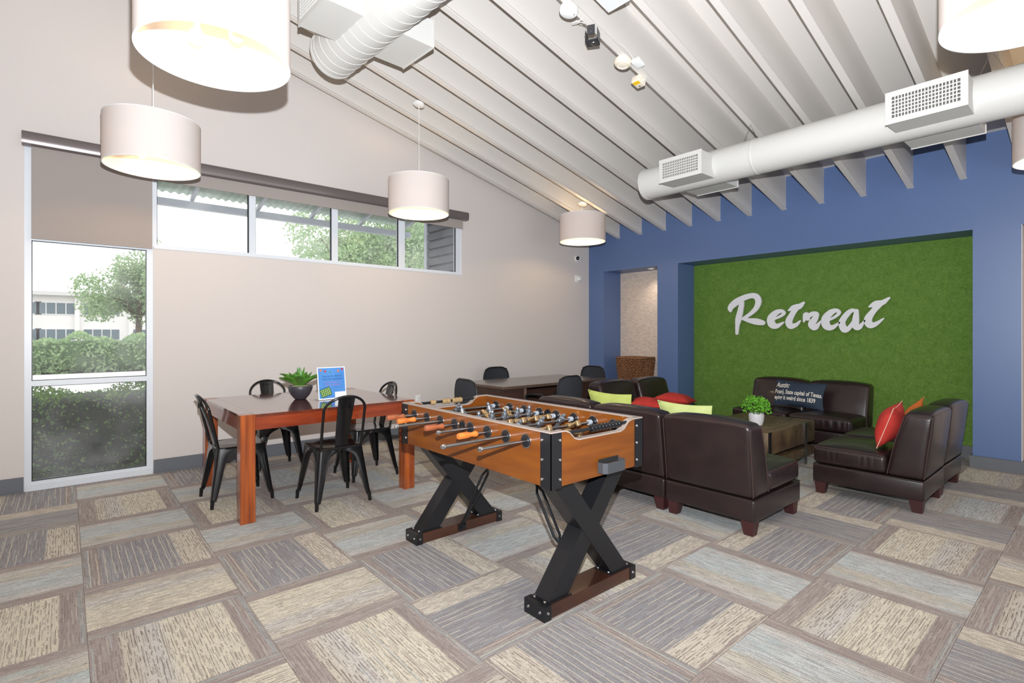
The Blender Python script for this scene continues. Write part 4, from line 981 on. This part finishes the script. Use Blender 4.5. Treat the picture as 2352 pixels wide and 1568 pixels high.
for (tx, sz, z, sh, wd) in (('Austin:', .090, .060, .25, .165), ('Fstan), State capital of Texas,', .072, -.018, 0, .525), ('eping it weird since 1839', .072, -.090, 0, .465)):
    me = text_mesh(tx, sz, shear=sh, bold=.0014); xs_ = [v.co.x for v in me.vertices]; xa, xb = min(xs_), max(xs_)
    for v in me.vertices:
        x, zz = (v.co.x - xa) / (xb - xa) * wd - .268, v.co.y + z; u_, w_ = max(-.99, min(.99, x / .285)), max(-.99, min(.99, zz / .160))
        u_, w_ = u_ / (1 - .10 * (1 - w_ * w_)) if abs(u_) < .88 else u_, w_
        y = .065 * (max(0, 1 - min(1, abs(u_)) ** 2) ** .55) * (max(0, 1 - w_ ** 2) ** .55) + .007
        v.co = (-x, y, zz)
    obj('lettering', me, M_CREAMTXT, nvc)
WP = mat('pale_piping', (238, 190, 168), .7)
pillow('throw_pillow', 'red velvet pillow leaning on the right hand leather chair', M_RED, (-1.205, 5.05, .598), (R_(19), R_(-4), PI / 2 + R_(4)), .18, .175, .085, pm=WP)
pillow('throw_pillow', 'orange pillow with a frilled corner behind the red one', M_ORANGE, (-1.165, 5.50, .592), (R_(20), R_(-12), PI / 2 + R_(-3)), .19, .16, .055)
pillow('throw_pillow', 'lime green pillow on the chair behind the foosball rods', M_LIME, (-3.02, 3.79, .622), (R_(14), R_(1), R_(4)), .235, .182, .055)
pillow('throw_pillow', 'pale lime pillow peeking over the nearest leather chair back', mat('pale_lime_fabric', (204, 214, 142), .9, noise=(9, (194, 204, 128), (1, 1, 1))), (-2.30, 3.85, .600), (R_(14), R_(0), R_(2)), .24, .172, .055)
pillow('throw_pillow', 'smaller looking red pillow left of the other red pillow', M_RED, (-3.60, 5.20, .508), (R_(84), R_(2), R_(-62)), .19, .19, .075)
pillow('throw_pillow', 'red pillow lying on the chair before the niche', M_RED, (-3.55, 5.68, .518), (R_(87), R_(-3), R_(-74)), .215, .215, .085)

# ------------------------------------------------------------------ coffee table with plant
ct = thing('coffee_table', 'heavy weathered wood coffee table with steel strip legs', 'table', (-2.45, 5.42, 0))
for (x0, x1) in ((-.37, -.008), (.008, .37)):
    obj('wood_block', rbox((x1 - x0) / 2, .56, .105, .006, ((x0 + x1) / 2, 0, .315), 2), M_COFFEE, ct)
    obj('lower_shelf', rbox((x1 - x0) / 2 - .004, .55, .045, .006, ((x0 + x1) / 2, 0, .115), 2), M_COFFEE, ct)
for yy in (-.535, .30):
    for sx in (-1, 1):
        x0, x1 = sorted((sx * .371, sx * .379)); obj('leg', MB().box(x0, x1, yy - .026, yy + .026, 0, .424), M_STEEL, ct, smooth=0)
bp = thing('potted_plant', 'bright green bushy plant in a white cup pot on the coffee table', 'plant', (-2.335, 5.19, .4215))
obj('pot', MB().lathe([(0, 0), (.045, 0), (.055, .006), (.068, .05), (.072, .10), (.070, .118), (.064, .118), (.062, .10), (0, .098)], 32), M_POTW, bp)
nl = 520; mb = MB()
for k in range(nl):
    th_, ph = random.uniform(0, 2 * PI), math.acos(random.uniform(-.25, 1)); rr = random.uniform(.55, 1.0)
    c_ = Vector((.14 * math.sin(ph) * math.cos(th_), .14 * math.sin(ph) * math.sin(th_), .14 * math.cos(ph))) * rr + Vector((0, 0, .165))
    a, b_ = Vector((random.gauss(0, 1), random.gauss(0, 1), random.gauss(0, 1))).normalized(), Vector((random.gauss(0, 1), random.gauss(0, 1), random.gauss(0, 1))).normalized()
    s_ = random.uniform(.008, .014); b_ = (b_ - a * a.dot(b_)).normalized(); up = a.cross(b_) * s_ * .3
    mb.add([c_ - a * s_, c_ - b_ * s_ * .7 + up, c_ + a * s_, c_ + b_ * s_ * .7 + up], [(0, 1, 2), (0, 2, 3)])
obj('foliage', mb, M_LEAFB, bp, smooth=0, kind='stuff')
sm = MB()
for k in range(26):
    th_, ph = random.uniform(0, 2 * PI), math.acos(random.uniform(-.1, 1)); sm.tube([(0, 0, .09), (.05 * math.sin(ph) * math.cos(th_), .05 * math.sin(ph) * math.sin(th_), .14), (.11 * math.sin(ph) * math.cos(th_), .11 * math.sin(ph) * math.sin(th_), .165 + .1 * math.cos(ph))], .0018, 4)
obj('stems', sm, M_AGAVE, bp, smooth=0, kind='stuff')

# ------------------------------------------------------------------ meeting table and mesh office chairs
dk = thing('meeting_table', 'dark espresso meeting table along the beige wall', 'table', (-4.83, 4.53, 0)); DX, DY = .43, .88
obj('table_top', rbox(DX, DY, .016, .004, (0, 0, .724), 1), M_DESKTOP, dk)
obj('pedestal', MB().box(-DX + .12, DX - .06, -DY + .05, -DY + .38, 0, .708), M_DESK, dk, smooth=0)
obj('pedestal', MB().box(-DX + .12, DX - .06, DY - .38, DY - .05, 0, .708), M_DESK, dk, smooth=0)
obj('edge_strip', MB().box(DX - .061, DX - .052, -DY + .36, -DY + .39, 0, .708), mat('desk_edge', (120, 96, 84), .4), dk, smooth=0)
obj('shelf_panel', MB().box(-.02, .02, -DY + .38, DY - .38, .12, .708), M_DESK, dk, smooth=0)
def office_chair():
    t = thing('office_chair', 'black mesh back office chair', 'chair', (0, 0, 0), 0, 'mesh office chairs at the meeting table')
    def bshape(u, v):  # u,v in -1..1
        w_ = .225 * (1 - .10 * max(0, v) ** 3 - .10 * max(0, -v)); x = w_ * u
        if abs(u) > .8 and v > .6: pass
        return (x, -.225 - .045 * (v * .5 + .5) + .03 * u * u - .02 * (1 - v * v), .635 + .215 * v * (1 - .06 * max(0, abs(u) - .5) ** 2 * (v > 0) * 4))
    n_ = 12
    V = [bshape(-.95 + 1.9 * i / n_, -.96 + 1.92 * j / n_) for i in range(n_ + 1) for j in range(n_ + 1)]
    V2 = [(x, y - .006, z) for x, y, z in V]; m_ = len(V)
    Fc = [(i * (n_ + 1) + j, i * (n_ + 1) + j + 1, (i + 1) * (n_ + 1) + j + 1, (i + 1) * (n_ + 1) + j) for i in range(n_) for j in range(n_)]
    b_ = obj('backrest', MB().add(V, Fc).add(V2, Fc), M_MESHF, t, smooth=60)
    rim = []
    for k in range(40):
        a = 2 * PI * k / 40; c_, s_ = math.cos(a), math.sin(a); q = (abs(c_) ** 5 + abs(s_) ** 5) ** (-1 / 5); rim.append(bshape(c_ * q, s_ * q))
    obj('back_frame', MB().tube(rim + rim[:2], .011, 8, cap=False), M_PLAST, b_)
    obj('seat', softbox(.235, .225, .035, .03, (0, 0, .012), 6, lambda x, y, z: (x, y + .02, z + .445)), M_PLAST, t, merge=True)
    obj('back_bar', MB().tube([(0, .0, .40), (0, -.22, .42), (0, -.265, .50), (0, -.245, .60)], .016, 8), M_PLAST, t)
    for sx in (-1, 1):
        obj('armrest', MB().tube(catmull([(sx * .23, -.05, .42), (sx * .275, -.06, .50), (sx * .275, -.08, .625), (sx * .272, -.02, .645), (sx * .268, .16, .63), (sx * .262, .18, .56), (sx * .235, .12, .43)], 4), .013, 8), M_PLAST, t)
    obj('gas_post', MB().lathe([(.02, .11), (.02, .30), (.03, .30), (.03, .42)], 14), M_PLAST, t)
    for k in range(5):
        a = 2 * PI * k / 5 + .3; e = (.27 * math.cos(a), .27 * math.sin(a))
        lg = obj('base_leg', MB().tube([(0, 0, .115), (e[0] * .5, e[1] * .5, .10), (e[0], e[1], .075)], [.026, .02, .014], 8), M_PLAST, t)
        obj('caster', MB().lathe([(0, -.018), (.022, -.018), (.027, -.01), (.027, .01), (.022, .018), (0, .018)], 14, (e[0], 0, .027), 'y').fn(lambda x, y, z: (x, y + e[1], z)), M_PLAST, lg)
    return t
oc = office_chair(); oc.location = (-4.42, 3.42, 0); oc['label'] = 'black mesh office chair at the near end of the meeting table'; oc.rotation_euler = (0, 0, R_(-6))
dup(oc, (-5.48, 4.62, 0), -PI / 2, 'black mesh office chair between meeting table and beige wall')
dup(oc, (-4.26, 4.28, 0), PI / 2 + R_(6), 'black mesh office chair on the open side of the meeting table')
dup(oc, (-5.00, 5.60, 0), PI, 'black mesh office chair at the far end by the blue wall')

# ------------------------------------------------------------------ wicker basket in the niche
bkx, bky = -5.135, 7.06
bs = thing('wicker_basket', 'tall brown wicker basket standing in the stone niche', 'basket', (bkx, bky, 0))
def bring(z, k, n_, ph, amp=.006):
    hw = .20 + .105 * z / .93; a = 2 * PI * k / n_ + PI / 4; c_, s_ = math.cos(a), math.sin(a); q = (abs(c_) ** 6 + abs(s_) ** 6) ** (-1 / 6)
    r_ = hw * q * .76 + amp * math.cos(k * PI / 2 + ph); return (r_ * c_ * 1.12, r_ * s_ * .92, z)
wv_ = MB()
for i in range(36):
    z = .012 + i * .0255; wv_.tube([bring(z, k, 112, PI * (i % 2), .013) for k in range(113)], .0115, 5, cap=False)
obj('weave', wv_, M_WICKER, bs, kind='stuff')
obj('rim', MB().tube([bring(.935, k, 56, 0, 0) for k in range(57)], .016, 8, cap=False), M_WICKER, bs)
obj('dark_inner_shell', MB().add([bring(z, k, 28, 0, 0) for z in (.01, .92) for k in range(28)], [(k, (k + 1) % 28, 28 + (k + 1) % 28, 28 + k) for k in range(28)] + [tuple(range(28))]).fn(lambda x, y, z: (x * .95, y * .95, z)), M_DARKGAP, bs)  # near-black shell inside the weave, painted shade for the gaps between strands
dl = thing('recessed_light', 'small round white downlight in the niche soffit', 'light', (-4.86, 7.10, ZO))
obj('trim_ring', MB().lathe([(.040, -.001), (.058, -.002), (.058, -.010), (.040, -.008)], 24, close=True), M_WHITE, dl)
obj('lens', MB().lathe([(0, -.003), (.040, -.003), (.040, -.001), (0, -.001)], 24), M_BULB, dl)
l = bpy.data.lights.new('downlight', 'SPOT'); l.energy = 14; l.color = (1, .88, .74); l.spot_size = 2.2; l.spot_blend = .8; l.shadow_soft_size = .04
lo = bpy.data.objects.new('downlight', l); C.objects.link(lo); lo.parent = dl; lo.location = (0, 0, -.02)

# ------------------------------------------------------------------ outside the windows
obj('ground', MB().box(-130, XO - .001, -60, 70, -.25, -.10), M_GROUND, smooth=0, kind='structure')
tag(obj('path', MB().box(-23.5, -8.4, -30, 40, -.10, -.06), M_PATH, smooth=0, kind='structure'))
def leaves(n, pos, size, name, m, parent):
    """n leaf quads; pos(n) gives centres"""
    c = pos(n); a = NR.normal(size=(n, 3)); a /= np.linalg.norm(a, axis=1)[:, None]; b_ = NR.normal(size=(n, 3)); b_ -= a * (a * b_).sum(1)[:, None]; b_ /= np.linalg.norm(b_, axis=1)[:, None]
    s_ = NR.uniform(size * .6, size * 1.3, n)[:, None]
    V = np.stack([c - a * s_, c - b_ * s_ * .5, c + a * s_, c + b_ * s_ * .5], 1).reshape(-1, 3)
    me = bpy.data.meshes.new(name); me.from_pydata(V.tolist(), [], np.arange(4 * n).reshape(-1, 4).tolist()); return obj(name, me, m, parent, kind='stuff')
def hedge(label, x0, x1, y0, y1, hgt, n, size, m, wob=.06):
    t = thing('hedge', label, 'hedge', ((x0 + x1) / 2, (y0 + y1) / 2, -.1)); hx_, hy_ = (x1 - x0) / 2, (y1 - y0) / 2
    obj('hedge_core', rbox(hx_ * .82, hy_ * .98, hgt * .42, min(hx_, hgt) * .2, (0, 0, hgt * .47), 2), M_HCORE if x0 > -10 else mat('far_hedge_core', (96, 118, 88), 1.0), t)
    def pos(k):
        p_ = NR.uniform(-1, 1, (k, 3)); ax = NR.integers(0, 3, k); sg_ = np.where(NR.uniform(size=k) < .5, -1, 1.)
        sh = NR.uniform(.8, 1.0, k)
        for q in range(3): p_[ax == q, q] = (sg_ * sh)[ax == q]
        p_ = p_ * np.array([hx_, hy_, hgt / 2]) + np.array([0, 0, hgt / 2])
        p_[:, 2] += wob * np.sin(p_[:, 1] * 3.1) * (p_[:, 2] / hgt) + wob * .6 * np.sin(p_[:, 1] * 7.3 + 1); p_[:, 0] += wob * np.sin(p_[:, 1] * 4.7); return p_
    leaves(n, pos, size, 'foliage', m, t); return t
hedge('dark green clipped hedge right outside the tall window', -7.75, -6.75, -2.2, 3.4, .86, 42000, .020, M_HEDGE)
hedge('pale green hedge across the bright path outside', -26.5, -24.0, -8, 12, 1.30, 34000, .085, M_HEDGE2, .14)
def tree(label, x, y, zc, R, n, size, m=M_TREE, squash=.85):
    t = thing('tree', label, 'tree', (x, y, -.1)); zc += .1
    obj('trunk', MB().tube([(0, 0, 0), (.05, .05, zc * .5), (0, .1, zc)], [R * .09, R * .07, R * .04], 10), M_BARK, t)
    for k in range(7):
        a = k * .9; obj('branch', MB().tube([(0, .05, zc * .6), (R * .35 * math.cos(a), R * .35 * math.sin(a), zc * .85), (R * .7 * math.cos(a), R * .7 * math.sin(a), zc + R * .3 * math.sin(k * 1.7))], [R * .03, R * .02, R * .008], 6), M_BARK, t)
    cl = [(NR.normal(0, .45, 3) * R * np.array([1, 1, squash]), R * NR.uniform(.25, .45)) for _ in range(34)]
    def pos(k):
        idx = NR.integers(0, len(cl), k); d = NR.normal(size=(k, 3)); d /= np.linalg.norm(d, axis=1)[:, None]; rr = NR.uniform(.5, 1, k)[:, None]
        return np.array([cl[i][0] for i in idx]) + d * rr * np.array([cl[i][1] for i in idx])[:, None] + np.array([0, .1, zc])
    leaves(n, pos, size, 'foliage', m, t); return t
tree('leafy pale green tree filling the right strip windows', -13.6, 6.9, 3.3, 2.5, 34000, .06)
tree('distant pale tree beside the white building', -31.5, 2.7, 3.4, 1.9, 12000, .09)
# white two storey building far away
bd = thing('apartment_building', 'white two storey apartment building beyond the far hedge', 'building', (-72, 3.5, -.1))
obj('wall', MB().box(-6, 0, -14, 14, 0, 5.35), M_BUILD, bd, smooth=0)
obj('roof', MB().box(-6.6, .9, -14.5, 14.5, 5.35, 5.75), mat('roof_edge', (206, 204, 204), .8), bd, smooth=0)
obj('chimney', MB().box(-3, -2, .6, 1.7, 5.75, 6.9), M_BRICKC, bd, smooth=0)
for yy in (-13, -8.4, -2.55, 2.05, 8): obj('pillar', MB().box(0, .35, yy - .2, yy + .2, 0, 5.35), M_BUILD, bd, smooth=0)
for z0, z1 in ((3.45, 4.6), (.75, 1.85)):
    for yc in (-11.2, -7.0, -4.2, -.45, 3.8, 7.2, 10.4):
        wn = obj('window', MB().box(-.02, .08, yc - 1.65, yc + 1.65, z0 - .08, z1 + .08), M_BUILD, bd, smooth=0)
        for k in range(4): obj('pane', MB().box(.08, .09, yc - 1.55 + k * .78, yc - 1.55 + k * .78 + .70, z0, z1), M_PANE, wn, smooth=0)
# corrugated canopy over the strip windows
cn = thing('canopy', 'corrugated metal canopy over the windows outside', 'canopy', (XO, 2.6, 2.9))
def cz(x): return .04 + (x + 1.25) * .26
prof = []; ny = 300
V = []; Fc = []
for i in range(ny + 1):
    y = -3.6 + 5.2 * i / ny
    for x in (-1.28, 0): V.append((x, y, cz(x) + .10 + .013 * math.sin(y * 2 * PI / .085)))
for i in range(ny): Fc.append((2 * i, 2 * i + 1, 2 * i + 3, 2 * i + 2))
obj('corrugated_sheet', MB().add(V, Fc), M_CORR, cn, smooth=60)
obj('eave_beam', MB().box(-1.29, -1.21, -3.6, 1.6, -.04, .045), M_RAFT, cn, smooth=0)
for yy in (-3.0, -2.2, -1.42, -.67, .03, .75, 1.45): obj('rafter', MB().box(-1.25, 0, yy - .02, yy + .02, 0, .05, lambda p: (p[0], p[1], cz(p[0]) + p[2])), M_RAFT, cn, smooth=0)
lw = thing('cladding_wall', 'dark slatted cladding seen at the end of the strip windows', 'wall', (XO - .02, 4.32, 0))
obj('post', MB().box(-.95, -.88, -.02, .06, -.1, 3.2), M_RAFT, lw, smooth=0)
for k in range(24): obj('slat', MB().box(-.88, 0, .0 + .0, .03, .05 + k * .13, .05 + k * .13 + .10), M_SLATD, lw, smooth=0)
obj('backing', MB().box(-.88, 0, .03, .05, -.1, 3.2), M_DARKGAP, lw, smooth=0)
